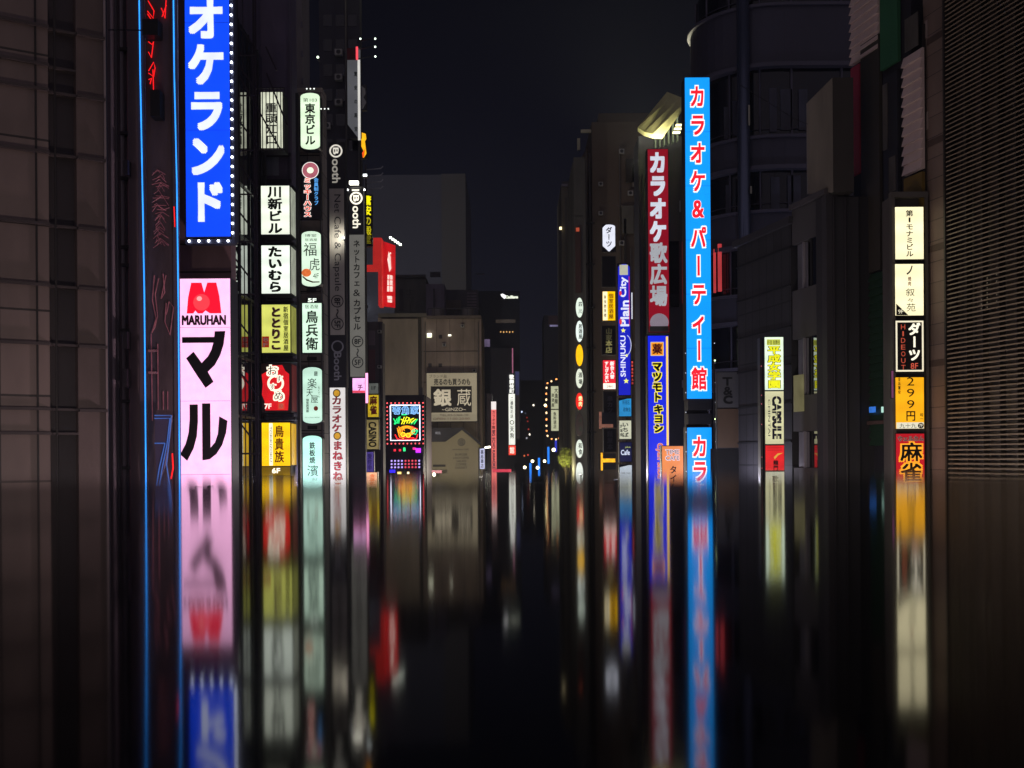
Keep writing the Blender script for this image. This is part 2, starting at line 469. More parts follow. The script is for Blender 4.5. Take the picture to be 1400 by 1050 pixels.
for (px, a, b_) in ((179, 222, 242), (176, 505, 530), (177, 455, 478)):
    bm = bmesh.new(); box(bm, lx(px-3), lx(px+3), -0.3, -0.003, P(165, b_, 33).z, P(165, a, 33).z); obj('meter_box', bm, matte('#2b262b', 0.6), r)

# neon frame: board between two blue lines with red neon script
F = Frame(192, 243, -40, 700, 32.5)
r = thing('neon_sign', 'tall dark board between two thin blue neon lines with red neon strokes at its top', 'neon sign', F.loc)
H = F.z(-40)
bm = bmesh.new(); box(bm, F.x(199), F.x(238), 0.12, 0.5, 0, H); obj('board', bm, matte('#5a4a4e', 0.6, 0.5, 1.4), r)
BLUE = glow('#2a8cf0', 1.7, 0.2)
for pts in (((192, -40), (193, 100), (194.5, 220), (196.5, 400), (197, 700)), ((239, -40), (239.5, 100), (242, 250), (243, 420), (243, 700))):
    bm = bmesh.new(); tube(bm, [(F.x(a), 0.02, F.z(b_)) for a, b_ in pts], 0.018, 8); obj('blue_neon_line', bm, BLUE, r)
    bm = bmesh.new(); box(bm, F.x(pts[0][0]-3), F.x(pts[-1][0]+1), 0.05, 0.11, 0, H); obj('neon_channel', bm, matte('#5c5058', 0.5), r)
RED = glow('#f01818', 1.2, 0.2)
reds = [[(204, 0), (212, 14), (211, 24), (203, 14)], [(203, 18), (211, 30), (209, 38), (203, 26)], [(203, 34), (206, 31), (209, 36)],
        [(204, 56), (209, 60), (211, 56), (208, 78), (204, 70)], [(204, 96), (211, 84), (213, 92), (211, 104), (204, 99)], [(210, 94), (211, 142)], [(204, 108), (208, 106), (206, 114)],
        [(229, -6), (227, 24), (222, 10)], [(223, 22), (229, 6)], [(206, -30), (212, -8)], [(225, -30), (224, -4)], [(237.5, 282), (238.5, 310)]]
for pl in reds:
    bm = bmesh.new(); tube(bm, [(F.x(a), 0.05, F.z(b_)) for a, b_ in pl], 0.014, 5); obj('red_neon_stroke', bm, RED, r)
DEAD_GLOW = glow('#b06470', 0.28, 0.6, 6)  # unlit tubes carry a faint glow of their own
bm = bmesh.new(); rnd = random.Random(3)
for k in range(34):
    y = 236+k*3.1; a = 207+rnd.random()*8; b_ = 218+rnd.random()*14
    tube(bm, [(F.x(a), 0.06, F.z(y)), (F.x((a+b_)/2+rnd.uniform(-3, 3)), 0.05, F.z(y-5+rnd.uniform(-6, 6))), (F.x(b_), 0.07, F.z(y+rnd.uniform(-7, 7)))], 0.008, 4)
obj('unlit_tangle', bm, DEAD_GLOW, r)
for pl in (((210, 376), (207, 410), (212, 435), (206, 455), (210, 448), (214, 432), (211, 402), (216, 380)), ((226, 414), (224, 440), (231, 458), (236, 420), (230, 412), (226, 430)),
           ((222, 374), (224, 400), (219, 408), (226, 376)), ((205, 456), (206, 575)), ((214, 470), (214, 560)), ((221, 535), (221, 560)), ((227, 535), (227, 560))):
    bm = bmesh.new(); tube(bm, [(F.x(a), 0.05, F.z(b_)) for a, b_ in pl], 0.014, 5); obj('unlit_neon_stroke', bm, DEAD_GLOW, r)
for (a, b_, c, d) in ((202, 478, 213, 481), (202, 508, 213, 511)):
    bm = bmesh.new(); box(bm, F.x(a), F.x(c), -0.05, 0.1, F.z(d), F.z(b_)); obj('crosspiece', bm, matte('#b08088', 0.4), r)
for (a, b_, c, d) in ((202, 32, 223, 54), (212, 128, 225, 164)):
    bm = bmesh.new(); box(bm, F.x(a), F.x(c), -0.35, 0.1, F.z(d), F.z(b_)); obj('transformer_box', bm, matte('#1c1a1e', 0.5), r)
bm = bmesh.new(); tube(bm, [(F.x(152), -0.1, F.z(42)), (F.x(202), -0.1, F.z(43))], 0.02); obj('strut', bm, METAL(), r)

# outlined arrow-like neon figure
F = Frame(210, 237, 564, 670, 31.8)
r = thing('arrow_neon_sign', 'blue outlined neon sign shaped like a folded arrow, low between the blue lines', 'neon sign', F.loc)
bm = bmesh.new(); slab(bm, [F.pt(q) for q in ((212, 568), (235, 568), (231, 600), (224, 640), (214, 665), (212, 606))], 0.0, 0.12); obj('board', bm, matte('#4d4560', 0.5), r)
for pl in ([(212, 572), (233, 572), (229, 606), (222, 640), (218, 664)], [(212, 606), (226, 606)], [(226, 606), (218, 640), (214, 664)], [(212, 568), (235, 568), (231, 610), (228, 635), (233, 670)]):
    bm = bmesh.new(); tube(bm, [(F.x(a), -0.03, F.z(b_)) for a, b_ in pl], 0.016, 6); obj('neon_tube', bm, glow('#4f78d0', 0.55, 0.2), r)
bm = bmesh.new(); tube(bm, [(F.x(236), -0.03, F.z(620)), (F.x(237), -0.03, F.z(640)), (F.x(234), -0.03, F.z(655))], 0.02, 6); obj('red_neon_stroke', bm, RED, r)

# brown block behind the two big signs
X0 = P(243, HZ, 35.2).x
r = thing('brown_block', 'dark brown building edge behind the blue and the pink signs', 'building', (X0, 35.2, 0))
bm = bmesh.new(); box(bm, 0, P(318, HZ, 35.2).x-X0, 0, 0.6, 0, 26); obj('wall', bm, matte('#8c6e70', 0.6), r)
for py in (334, 372):
    z = P(280, py, 35.2).z
    bm = bmesh.new(); box(bm, 0, P(318, HZ, 35.2).x-X0, -0.03, 0, z-0.02, z+0.02); obj('joint_strip', bm, matte('#2c2426'), r)

# ================================================================== big blue sign with bulbs
WHT = glow('#dfe6ff', 1.0, 0.12, 1.5)
KB = 0.042
SEAM = ink('#30427a')
lay = [('rect', SEAM, 253, y, 313, y+0.5) for y in (-120, 31, 178)] + [('v', WHT, 'カラオケランド', 282, -130, 306.5, 52, KB)]
r, F = sign('bulb_edged_sign', 'tall blue sign with big white katakana and a border of white bulbs', 253, -190, 313, 323, 34, 0.9,
            glow('#0a42e6', 1.15, 0.12, 0.8), lay, margin=2)
bm = bmesh.new(); bmesh.ops.create_icosphere(bm, subdivisions=2, radius=0.036)
bulb = obj('bulb', bm, glow('#eaf2ff', 7.0, 0), r); bulb.location = (F.x(317.5), -0.02, F.z(-5))
for k in range(1, 26): share('bulb', bulb, (F.x(316.5), -0.02, F.z(-5+k*12.95)), r)
for k in range(5): share('bulb', bulb, (F.x(257+k*13.3), -0.02, F.z(329.5)), r)
bm = bmesh.new(); box(bm, F.x(314.8), F.x(319), 0.03, 0.35, F.z(333), F.z(-190)); obj('bulb_strip', bm, matte('#3a3d55', 0.5), r)
bm = bmesh.new(); box(bm, F.x(251), F.x(314.2), 0.03, 0.35, F.z(333), F.z(326.3)); obj('bulb_strip', bm, matte('#3a3d55', 0.5), r)

# pink sign
BLK = ink('#141014'); REDF = glow('#f0102c', 1.0, 0.05)
Z = lambda L: [(a/3.0, 350+b_/3.0) for a, b_ in L]
ma = Z([(752,333),(884,333),(886,310),(930,309),(922,365),(908,408),(886,448),(857,476),(880,517),(847,542),(812,490),(768,420),(799,393),(832,439),(858,412),(872,385),(880,357),(752,357)])
ru1 = Z([(781,609),(815,609),(815,680),(810,740),(796,790),(770,840),(741,813),(764,770),(776,725),(781,670)])
ru2 = Z([(832,605),(866,605),(866,786),(884,765),(896,730),(902,658),(936,677),(930,725),(914,775),(890,812),(862,834),(832,838)])
ha1 = [(a, b_+80) for a, b_ in ru1]
Mpts = Z([(790,110),(832,110),(843,150),(856,110),(893,110),(905,165),(913,236),(866,236),(848,224),(836,236),(816,236),(806,224),(798,236),(771,236),(777,170)])
lay = [('rect', ink('#c98ab4'), 244.5, y, 315.5, y+0.45) for y in (447.5, 548, 648.5)] + [('poly', REDF, Mpts), ('disc', glow('#ff3b46', 1.0, 0), 277.3, 413.5, 11.3, 11.3), ('disc', glow('#ff9a9a', 1.1, 0), 274.5, 408.5, 3.6, 3.2),
       ('h', ink('#3a1420'), 'MARUHAN', 250.7, 431.5, 310.5, 444.5, 0.035),
       ('polys', BLK, [ma, ru1, ru2]), ('v', BLK, 'ハン', 280, 650, 810, 62, 0.03)]
r, F = sign('pink_sign', 'bright pink vertical sign with a red emblem above huge black katakana', 244.5, 381, 315.5, 830, 33.8, 0.9,
            glow('#ffbce8', 1.1, 0.10, 3.0), lay, margin=1)
bm = bmesh.new(); tube(bm, [(F.x(243), -0.05, F.z(379)), (F.x(243.2), -0.05, F.z(820))], 0.02, 6); obj('edge_light', bm, glow('#9a8cff', 2.2, 0), r)

# ================================================================== glass frontage and fire escape beyond the big signs
XG = P(350.5, HZ, 45).x; pxn = 41.2
r = thing('glass_frontage', 'dark glass frontage beside the pink sign mirroring the stacked lightboxes', 'building', (XG, 0, 0))
bm = bmesh.new(); box(bm, -0.25, 0, 41.0, 46.5, 0, 22); obj('pane', bm, glass('#141622', 0.03, 2.6), r)
bm = bmesh.new(); box(bm, -4.0, -0.26, 41.5, 47.5, 0, 26); obj('wall', bm, matte('#5a5268', 0.7), r)
for y in (42.4, 44.0, 45.6):
    bm = bmesh.new(); box(bm, 0.003, 0.06, y-0.03, y+0.03, 0, 22); obj('mullion', bm, METAL(), r)
for py in (255, 325, 405, 490, 570):
    z = P(330, py, 43).z
    bm = bmesh.new(); box(bm, 0.003, 0.05, 41.0, 46.5, z-0.04, z+0.04); obj('transom', bm, METAL(), r)

F = Frame(320, 408, -20, 700, 41.5)
r = thing('fire_escape', 'dark steel stair frame with slanting flights left of the stacked lightboxes', 'stair', F.loc)
ST = matte('#2c2430', 0.5, 0.3, 2, 0.1)
for px in (326, 333, 347.5, 350.5):
    bm = bmesh.new(); tube(bm, [(F.x(px), 0.1, 0), (F.x(px), 0.1, F.z(-20))], 0.035 if px > 340 else 0.02); obj('post', bm, ST, r)
for k, y in enumerate((45, 100, 175, 235, 300, 372, 452, 520, 590)):
    bm = bmesh.new(); tube(bm, [(F.x(322), 0.0, F.z(y-18)), (F.x(352), 0.0, F.z(y+22))], 0.03); obj('flight', bm, ST, r)
    bm = bmesh.new(); tube(bm, [(F.x(320), 0.05, F.z(y+30)), (F.x(352), 0.05, F.z(y+30))], 0.03); obj('landing', bm, ST, r)
for (a, b_, c, d) in ((327, 100, 384, 204), (366, 100, 394, 172), (365, 64, 380, 96)):
    bm = bmesh.new(); tube(bm, [(F.x(a), 0.0, F.z(b_)), (F.x(c), 0.0, F.z(d))], 0.028); obj('handrail', bm, ST, r)

def facade(name, label, x0, x1, ytop, D, depth, mat, cat='building', feats=(), group=None):
    """front-facing building; feats = (part name, px0, py0, px1, py1, out, material)"""
    A = P(x0, HZ, D).x; B = P(x1, HZ, D).x; xm = (A+B)/2
    top = P((x0+x1)/2, ytop, D).z
    r = thing(name, label, cat, (xm, D, 0), 0, group)
    bm = bmesh.new(); box(bm, A-xm, B-xm, 0, depth, 0, top); obj('wall', bm, mat, r)
    for nm, a, b_, c, d, out, m_ in feats:
        bm = bmesh.new()
        box(bm, P(a, HZ, D).x-xm, P(c, HZ, D).x-xm, -abs(out), -0.003 if out > 0 else 0.003, max(0, P((a+c)/2, d, D).z), P((a+c)/2, b_, D).z)
        obj(nm, bm, m_, r)
    return r

GD = glass('#0b0d16'); CONC = matte('#5a5660', 0.7)
facade('stair_tower', 'dark purple stair tower behind the left stack of lightboxes', 343, 402, -30, 48, 1.2, matte('#5c5468', 0.7), feats=
    [('window', 360, y, 384, y+26, 0.02, matte('#767a84', 0.4, 0.6, 2.0)) for y in (214, 322, 404, 484, 566)] +
    [('floor_band', 352, y, 401, y+5, 0.12, matte('#2a2530', 0.6)) for y in (210, 246, 326, 405, 488, 570)] +
    [('pipe', 399, -30, 401, 640, 0.1, matte('#555060', 0.5))])
facade('concrete_pier', 'plain pale concrete pier rising above the round-ended lightboxes', 395, 417, -40, 53.9, 2, matte('#6c6768', 0.8), feats=
    [('rail_stub', 416, y, 418.5, y+8, 0.1, CONC) for y in (30, 70, 108)])
facade('tiled_block', 'grey tiled block behind the round-ended lightboxes', 402, 444, 120, 52.6, 1.2, tiled('#958c80', '#4b4642', 1.2, 0.9, 0.6, 0.02), feats=
    [('floor_band', 404, y, 443.5, y+1.4, 0.06, matte('#1f1c1c')) for y in (212, 300, 398, 494, 588)] +
    [('floor_number_plate', 421, y, 434, y+5, 0.05, matte('#1a1818')) for y in (395, 488, 582)])
facade('dark_tower', 'very dark tall building behind the grey net cafe strips', 440, 496, -60, 74, 1.0, matte('#2d2c35', 0.7), feats=
    [('window', a, y, a+12, y+16, 0.03, GD) for a in (446, 463, 480) for y in range(20, 200, 34)])

# ================================================================== stack of lightboxes on the left (square in plan)
WL = '#eef6e2'; LBX = 'stack of square lightboxes on the left'
INK = ink('#10160f')
bars = glow('#e6ead0', 0.8, 0.3, 2.0)
r, F = sign('caged_lightbox', 'white lightbox behind vertical bars, topmost of the left stack', 357, 126, 386, 202, 45, 1.0, bars,
     [('v', ink('#5c6258'), '重頭江口', 371, 140, 198, 17, 0.0)], group=LBX)
for k in range(9):
    bm = bmesh.new(); x = 350+k*5.0; tube(bm, [(F.x(x), -0.15, F.z(206)), (F.x(x), -0.15, F.z(122))], 0.018); obj('bar', bm, ST, r)
bm = bmesh.new(); tube(bm, [(F.x(350), -0.13, F.z(206)), (F.x(391), -0.13, F.z(206))], 0.03); obj('cage_rail', bm, ST, r)
bm = bmesh.new(); tube(bm, [(F.x(350), -0.13, F.z(122)), (F.x(391), -0.13, F.z(122))], 0.03); obj('cage_rail', bm, ST, r)
SD = glow('#cfd6c0', 0.5, 0.3, 2)
sign('square_lightbox', 'white lightbox with three kanji-and-kana building name in black, below the caged one', 357, 254, 395.5, 320, 45, 1.15, glow(WL, 1.0, 0.12, 1.2, 0.5),
     [('v', INK, '川新ビル', 376, 254, 320, 20, 0.035)], group=LBX, side='r', sidemat=SD)
sign('square_lightbox', 'white lightbox with four bold black hiragana, above the yellow-green one', 357.5, 335.5, 396, 401, 45, 1.15, glow('#ecf7e8', 1.0, 0.12, 1.2, 0.5),
     [('v', INK, 'たいむら', 376, 336, 400, 20, 0.045)], group=LBX, side='r', sidemat=SD)
sign('square_lightbox', 'yellow-green lightbox with brown hiragana and a red floor mark', 358, 416.5, 396.5, 482, 45, 1.15, glow('#e4e870', 0.78, 0.15, 1.2, 0.5),
     [('v', ink('#e8d9b0'), 'ととりこ', 377.3, 419, 479, 16, 0.06), ('v', ink('#7a3020'), 'ととりこ', 377, 419, 479, 15.5, 0.02), ('v', ink('#4a4a20'), '新宿個室居酒屋', 391, 419, 480, 7, 0.0),
      ('rect', glow('#a02812', 0.7, 0), 358.5, 460, 368, 475), ('v', ink('#f2e8d0'), '8F', 363.5, 461, 475, 9, 0.03)], group=LBX, side='r', sidemat=glow('#b9bd58', 0.5, 0.3, 2))
red7 = [[(378+a*cs, 532+b_*sn) for a, b_, cs, sn in [(rr_*math.cos(t0), rr_*math.sin(t0)*1.7, 1, 1) for t0, rr_ in ((i*PI/9+0.17, 19 if i % 2 else 24) for i in range(18))]]]
red7 = [[(min(395.5, max(358, x)), min(561, max(499, y))) for x, y in red7[0]]]
sign('square_lightbox', 'black lightbox with a red burst and outlined white hiragana', 357.5, 497, 397, 563, 45, 1.15, glow('#1a0c0c', 0.5, 0),
     [('polys', glow('#c8141c', 1.0, 0.2, 3), red7), ('ring', glow('#f6f0d8', 1.0, 0), 377, 524, 11.5, 3.2),
      ('h', glow('#fff5df', 1.0, 0), 'お', 365, 499, 381, 514, 0.09), ('h', glow('#fff5df', 1.0, 0), 'す', 377, 513, 387, 523, 0.09), ('h', glow('#fff5df', 1.0, 0), 'す', 368, 524, 378, 534, 0.09), ('h', glow('#fff5df', 1.0, 0), 'め', 374, 534, 389, 549, 0.09),
      ('h', BLK, 'お', 366.5, 500.5, 379.5, 512.5, 0.01), ('h', BLK, 'す', 378.2, 514, 385.8, 522, 0.01), ('h', BLK, 'す', 369.2, 525, 376.8, 533, 0.01), ('h', BLK, 'め', 375.5, 535.5, 387.5, 547.5, 0.01),
      ('h', glow('#f6f0e0', 1.0, 0), '7F', 362, 552, 371.5, 559, 0.02), ('rect', glow('#d0402c', 0.9, 0), 380.5, 551, 389.5, 560), ('h', ink('#f4e6c8'), '居', 382, 552.5, 388, 558.5, 0.0)],
     group=LBX, side='r', sidemat=glow('#7c2420', 0.35, 0.3, 2))
sign('square_lightbox', 'yellow lightbox with red-brown kanji and a white stripe of small capitals', 358, 578, 396.5, 637, 45, 1.15, glow('#ffc90a', 1.0, 0.12, 1.2, 0.5),
     [('rect', glow('#f4efd4', 1.0, 0), 368, 578.5, 373, 636.5), ('r', ink('#6a3a10'), 'TORIKIZOKU', 368.9, 583, 371.9, 631, 0.0), ('v', ink('#9a2a08'), '鳥貴族', 382, 581, 633, 13, 0.015)],
     group=LBX, side='r', sidemat=glow('#d8a60c', 0.8, 0.3, 2))
sign('floor_number_sign', 'small dark strip with white floor number under the yellow lightbox', 358, 638.5, 396.5, 650, 45, 1.0, glow('#8a6a08', 0.6, 0),
     [('h', glow('#fff8e0', 1.2, 0), '6F', 372, 640, 383, 647, 0.03)], margin=0)
r = thing('sign_mast', 'steel mast carrying the left stack of square lightboxes', 'mast', P(400, HZ, 45.2).xy.to_tuple() + (0,))
bm = bmesh.new(); box(bm, 0.02, 0.12, 1.0, 1.3, 0, 20.5); box(bm, -1.3, -1.2, 1.0, 1.3, 0, 20.5); obj('post', bm, METAL(), r)
for py in (250, 329, 410, 490, 571):
    z = P(380, py, 45).z; bm = bmesh.new(); box(bm, -1.19, 0.01, 0.5, 1.3, z-0.06, z+0.06); obj('shelf_rail', bm, METAL(), r)

# ================================================================== round-ended lightboxes
RB = 'round-ended lightboxes on the grey tiled block'; MINT = '#dcf6dc'
F3 = dict(group=RB, shape='arch', r=5)
sign('round_ended_lightbox', 'tall pale green round-ended lightbox with a black building name, topmost of its row', 411, 127, 437, 204, 51.8, 0.6, glow('#dff8d4', 1.0, 0.1, 1.2, 0.4),
     [('h', ink('#30402c'), '第103', 414.5, 134, 433.5, 139.5, 0.0), ('v', INK, '東京ビル', 424, 141, 199, 14.5, 0.03)], **F3)
root, F = sign('round_face_sign', 'small dark sign with a red-ringed disc above outlined neon katakana', 412, 221, 438, 298, 51.8, 0.35, matte('#26242c', 0.5), margin=0.2, layers=
     [('disc', glow('#f4f0e8', 0.9, 0), 424.5, 233, 11.6, 11.6), ('disc', glow('#c06a78', 0.7, 0.2, 4), 424.5, 233, 10.6, 10.6), ('disc', glow('#e8f4d8', 1.0, 0), 424.5, 233, 4.6, 4.2),
      ('v', glow('#f6f2ea', 1.0, 0), 'ミッキーハウス', 420.5, 243, 297, 11, 0.085), ('v', glow('#e8503a', 1.0, 0.3, 6), 'ミッキーハウス', 420.5, 243, 297, 10.4, 0.035),
      ('v', glow('#5aa8f0', 0.9, 0), '会員制クラブ', 432.5, 243, 281, 6.2, 0.02)])
sign('round_ended_lightbox', 'pale green round-ended lightbox with brush kanji, an orange flower and 4F', 412.5, 316, 438.5, 391.5, 51.8, 0.6, glow(MINT, 0.95, 0.1, 1.2, 0.4),
     [('h', ink('#284030'), '博堂', 417, 320, 433, 324, 0.0), ('h', ink('#284030'), '居酒屋', 417, 326, 434, 330, 0.0), ('h', ink('#18241a'), '福', 415, 332, 433, 350, 0.0), ('h', ink('#18241a'), '虎', 423, 353, 437, 370, 0.0),
      ('disc', glow('#e8763c', 0.8, 0.3, 8), 419, 373, 6.5, 5.5), ('h', ink('#18241a'), '4F', 428, 374, 436, 381, 0.0), ('polys', ink('#8a4a2c'), [[(414, 377), (420, 382), (428, 385), (437, 385), (437, 386.5), (427, 386.8), (419, 384), (413.5, 379)]])], **F3)
sign('kanji_lightbox', 'pale green squared lightbox with three brush kanji and 5F above it', 413.5, 414.5, 439.5, 482, 51.8, 0.6, glow('#d6f6dc', 0.98, 0.1, 1.2, 0.4),
     [('h', ink('#3c5a44'), '居酒屋', 417, 416.5, 435.5, 422, 0.0), ('v', ink('#1c2c20'), '鳥兵衛', 426.5, 424, 479, 17.5, -0.005)], group=RB)
sign('round_ended_lightbox', 'pale blue-green round-ended lightbox with small red seal and three kanji', 414, 502, 440, 579, 51.8, 0.6, glow('#c4ead4', 0.9, 0.1, 1.2, 0.4),
     [('h', ink('#203028'), '居', 429.5, 508, 434.5, 514, 0.02), ('h', ink('#1c2c20'), '楽', 420.5, 517, 433, 531, 0.0), ('h', ink('#1c2c20'), '天', 419, 532, 428, 542, 0.0), ('h', ink('#1c2c20'), '屋', 425, 541, 435, 551, 0.0),
      ('v', ink('#486050'), '個室居酒屋', 420.5, 545, 564, 4, 0.0), ('v', ink('#486050'), 'らくてん', 436.3, 528, 544, 2.6, 0.0), ('disc', ink('#b04a34'), 432, 558.5, 3, 3.2), ('h', ink('#7a9a88'), '03-5366-8888', 417, 570, 437, 571.5, 0.0)], **F3)
sign('round_ended_lightbox', 'mint round-ended lightbox with teppan lettering, lowest of its row', 414, 595.5, 440, 668, 51.8, 0.6, glow('#b6f0dc', 0.98, 0.1, 1.2, 0.4),
     [('v', ink('#1c2c28'), '鉄板焼', 427, 604, 634, 8, 0.0), ('h', ink('#203028'), '濱', 420, 636, 435, 651, 0.0), ('h', ink('#6a8c80'), 'はま', 427, 653, 434, 657, 0.0)], **F3)
sign('floor_number_sign', 'dark tag with 5F in white above the squared kanji lightbox', 419, 407.5, 434, 413, 51.8, 0.4, matte('#202024'),
     [('h', glow('#f2fff0', 1.2, 0), '5F', 421, 408, 432.5, 413, 0.03)], margin=0)

# ================================================================== tall strips: net cafe signs
DK = ink('#26262a')
lay = [('ring', glow('#d8d3c6', 0.85, 0), 460.3, 206.5, 9, 2.2), ('r', glow('#d8d3c6', 0.85, 0), 'B', 456.5, 202, 464, 211, 0.03), ('r', glow('#b4afa4', 0.6, 0), 'ooth', 455, 217.5, 466, 250, 0.02),
       ('rect', matte('#aaa59a', 0.5), 451, 258, 471, 458), ('r', DK, 'Net Cafe & Capsule', 455, 266, 466.5, 398, 0.012),
       ('ring', DK, 461, 412, 8.5, 1.2), ('r', DK, '8F', 457, 407.5, 465, 417, 0.02), ('v', DK, '～', 461, 422, 435, 11, 0.02), ('ring', DK, 461, 443, 8.5, 1.2), ('r', DK, '5F', 457, 438.5, 465, 448, 0.02),
       ('ring', matte('#8a8a90'), 461, 474, 8.5, 2), ('r', matte('#8a8a90'), 'Booth', 456, 482, 466, 520, 0.02)]
r, F = sign('vertical_strip_sign', 'long unlit grey and black strip sign reading downwards in English capitals', 450.5, 195, 471.5, 528, 60, 0.8, matte('#1f1f24', 0.5), lay, foot=1)
bm = bmesh.new(); box(bm, F.x(472), F.x(474.5), -0.75, 0.1, F.z(332), F.z(328)); obj('lamp_arm', bm, METAL(), r)
ld = bpy.data.lights.new('panel_lamp', 'SPOT'); ld.energy = 130; ld.spot_size = 2.2; ld.spot_blend = 1.0; ld.color = (1, 0.96, 0.85); ld.shadow_soft_size = 0.1
lo = bpy.data.objects.new('panel_lamp', ld); COL.objects.link(lo); lo.parent = r; lo.location = (F.x(473), -0.8, F.z(328)); lo.rotation_euler = (math.radians(90), 0, math.radians(25))
RC = ink('#a81e2c'); GOLD = glow('#d09a2c', 0.7, 0.2, 6)
lay = [('disc', ink('#5c3a20'), 461, 537.5, 5.3, 5.6), ('disc', GOLD, 461, 537.5, 4, 4.2), ('v', ink('#6a1018'), 'カラオケ', 461, 541.5, 591, 14.5, 0.035), ('v', ink('#c8283c'), 'カラオケ', 461, 541.5, 591, 14, 0.008),
       ('disc', ink('#5c3a20'), 461.5, 596, 5.3, 5.6), ('disc', GOLD, 461.5, 596, 4, 4.2), ('v', ink('#6a1018'), 'まねきねこ', 461.8, 602, 672, 14, 0.035), ('v', ink('#c8283c'), 'まねきねこ', 461.8, 602, 672, 13.5, 0.008)]
sign('white_strip_sign', 'white vertical sign with red karaoke lettering and gold round marks', 451.5, 530, 472.5, 724, 60, 0.8, glow('#e6e2de', 0.72, 0.25, 0.5), lay)
lay = [('rect', glow('#16161a', 0.3, 0), 478, 256, 498, 321), ('rect', glow('#f4f0e0', 1.1, 0), 482, 259, 492, 261), ('ring', glow('#fff6e0', 1.15, 0), 487.8, 271, 8.8, 2.3), ('r', glow('#fff6e0', 1.15, 0), 'B', 484, 267, 491.5, 275.5, 0.03),
       ('r', glow('#f2ecd8', 1.0, 0.1), 'ooth', 482.8, 282, 493.5, 312, 0.02), ('v', ink('#1d1d20'), 'ネットカフェ', 488, 328, 392, 10, 0.012), ('h', ink('#1d1d20'), '&', 483, 396, 492.5, 405, 0.01),
       ('v', ink('#1d1d20'), 'カプセル', 488, 409, 452, 10.5, 0.012), ('ring', DK, 488.5, 467, 7.8, 1.2), ('h', DK, '8F', 484.2, 463.5, 492.8, 470.5, 0.02), ('v', DK, '～', 488.5, 476, 488, 10, 0.02), ('ring', DK, 488.5, 495.5, 7.8, 1.2), ('h', DK, '5F', 484.2, 492, 492.8, 499, 0.02)]
r, F = sign('vertical_strip_sign', 'lit grey strip sign with small black katakana under a glowing white round mark', 478, 256, 498.5, 515, 70, 0.8, glow('#aaa89e', 0.30, 0.3, 0.35), lay)
for px in (476.5, 499.5):
    bm = bmesh.new(); tube(bm, [(F.x(px), -0.1, F.z(320)), (F.x(px), -0.1, F.z(260))], 0.03); obj('lamp_arm', bm, METAL(), r)
    bm = bmesh.new(); bmesh.ops.create_icosphere(bm, subdivisions=2, radius=0.06); o = obj('lamp', bm, glow('#ffffff', 4, 0), r); o.location = (F.x(px), -0.1, F.z(260))
bm = bmesh.new(); box(bm, F.x(480), F.x(492), -0.5, -0.2, F.z(254), F.z(250)); obj('floodlight', bm, glow('#fffbe8', 5, 0), r)
sign('floodlight', 'small bright rectangular floodlight above and right of the round white mark', 496.5, 238, 501.5, 241, 69, 0.3, glow('#f4ffff', 4, 0), cat='lamp')

# dark hoarding with a pink light
r, F = sign('pink_lightbox', 'small pink lightbox with one magenta katakana beside a pink tube', 482, 517, 499, 537, 68, 0.5, glow('#f7b6ee', 1.05, 0.3, 3),
     [('h', ink('#c0208c'), 'チ', 489, 526, 496, 534, 0.02), ('rect', glow('#e8485e', 0.9, 0.2, 5), 482, 534, 499, 537)], margin=0)
sign('pink_tube_light', 'thin vertical pink light tube at the edge of the dark hoarding', 499.8, 510, 503, 551, 67.8, 0.1, glow('#ff9fd0', 1.6, 0), cat='light', margin=0)
facade('dark_hoarding', 'black hoarding under the small pink lightbox', 478.5, 500, 538, 67.9, 0.4, matte('#17171c', 0.6), 'hoarding')

# top-left far vertical sign seen nearly edge on, with lamp arms
r, F = sign('edge_on_sign', 'tall white and red sign seen nearly edge on with lamp arms at its top', 475, 66, 493, 188, 72.5, 0.5, glow('#8d8f94', 0.30, 0.4, 0.3),
     [('rect', matte('#54161c'), 475, 66, 488, 82), ('polys', matte('#17171c'), [[(475, 170), (489, 188.5), (475, 188.5)]]), ('rect', glow('#e0ddd6', 0.75, 0.2, 0.8), 489.2, 82, 492.6, 192), ('rect', glow('#ff4a58', 1.0, 0), 487, 64, 490, 82),
      ('v', ink('#2c3a30'), '驚安の殿堂', 486.5, 92, 186, 4.5, 0.0)], rotz=0.0)
for y in (60, 71, 84):
    bm = bmesh.new(); tube(bm, [(F.x(491), -0.1, F.z(y-3)), (F.x(516), -1.0, F.z(y))], 0.035); obj('lamp_arm', bm, METAL(), r)
    for px in ((496, 516) if y == 60 else (516,)):
        bm = bmesh.new(); bmesh.ops.create_icosphere(bm, subdivisions=2, radius=0.055); o = obj('lamp', bm, glow('#e8ffe8', 3, 0), r); o.location = (F.x(px), -1.0, F.z(y+1))
r, F = sign('yellow_hook_sign', 'yellow curved figure with orange shading hanging under the edge-on sign', 493.5, 180, 501, 216, 72.6, 0.3, matte('#2a2018'), margin=0, layers=
     [('polys', glow('#ffb814', 1.0, 0.3, 3), [[(494, 181), (500, 183), (501, 190), (499, 193), (500, 202), (501, 210), (497, 216), (496, 214), (497.5, 208), (494, 200)]]), ('polys', glow('#ff5a14', 0.9, 0), [[(495, 209), (499, 204), (498, 213), (496, 216)]])])
r, F = sign('pale_figure_sign', 'dim pale curved board beside the edge-on sign', 493.5, 116, 500.5, 150, 72.6, 0.3, matte('#333338'), margin=0, layers=
     [('polys', matte('#8c8c8c'), [[(494, 117), (499, 121), (500, 128), (497, 133), (501, 140), (496, 149), (494, 149)]])])
for i, (y0, y1) in enumerate(((232, 236), (241, 245), (250, 254), (259, 263))):
    pass
F = Frame(500, 530, 225, 265, 73.5)
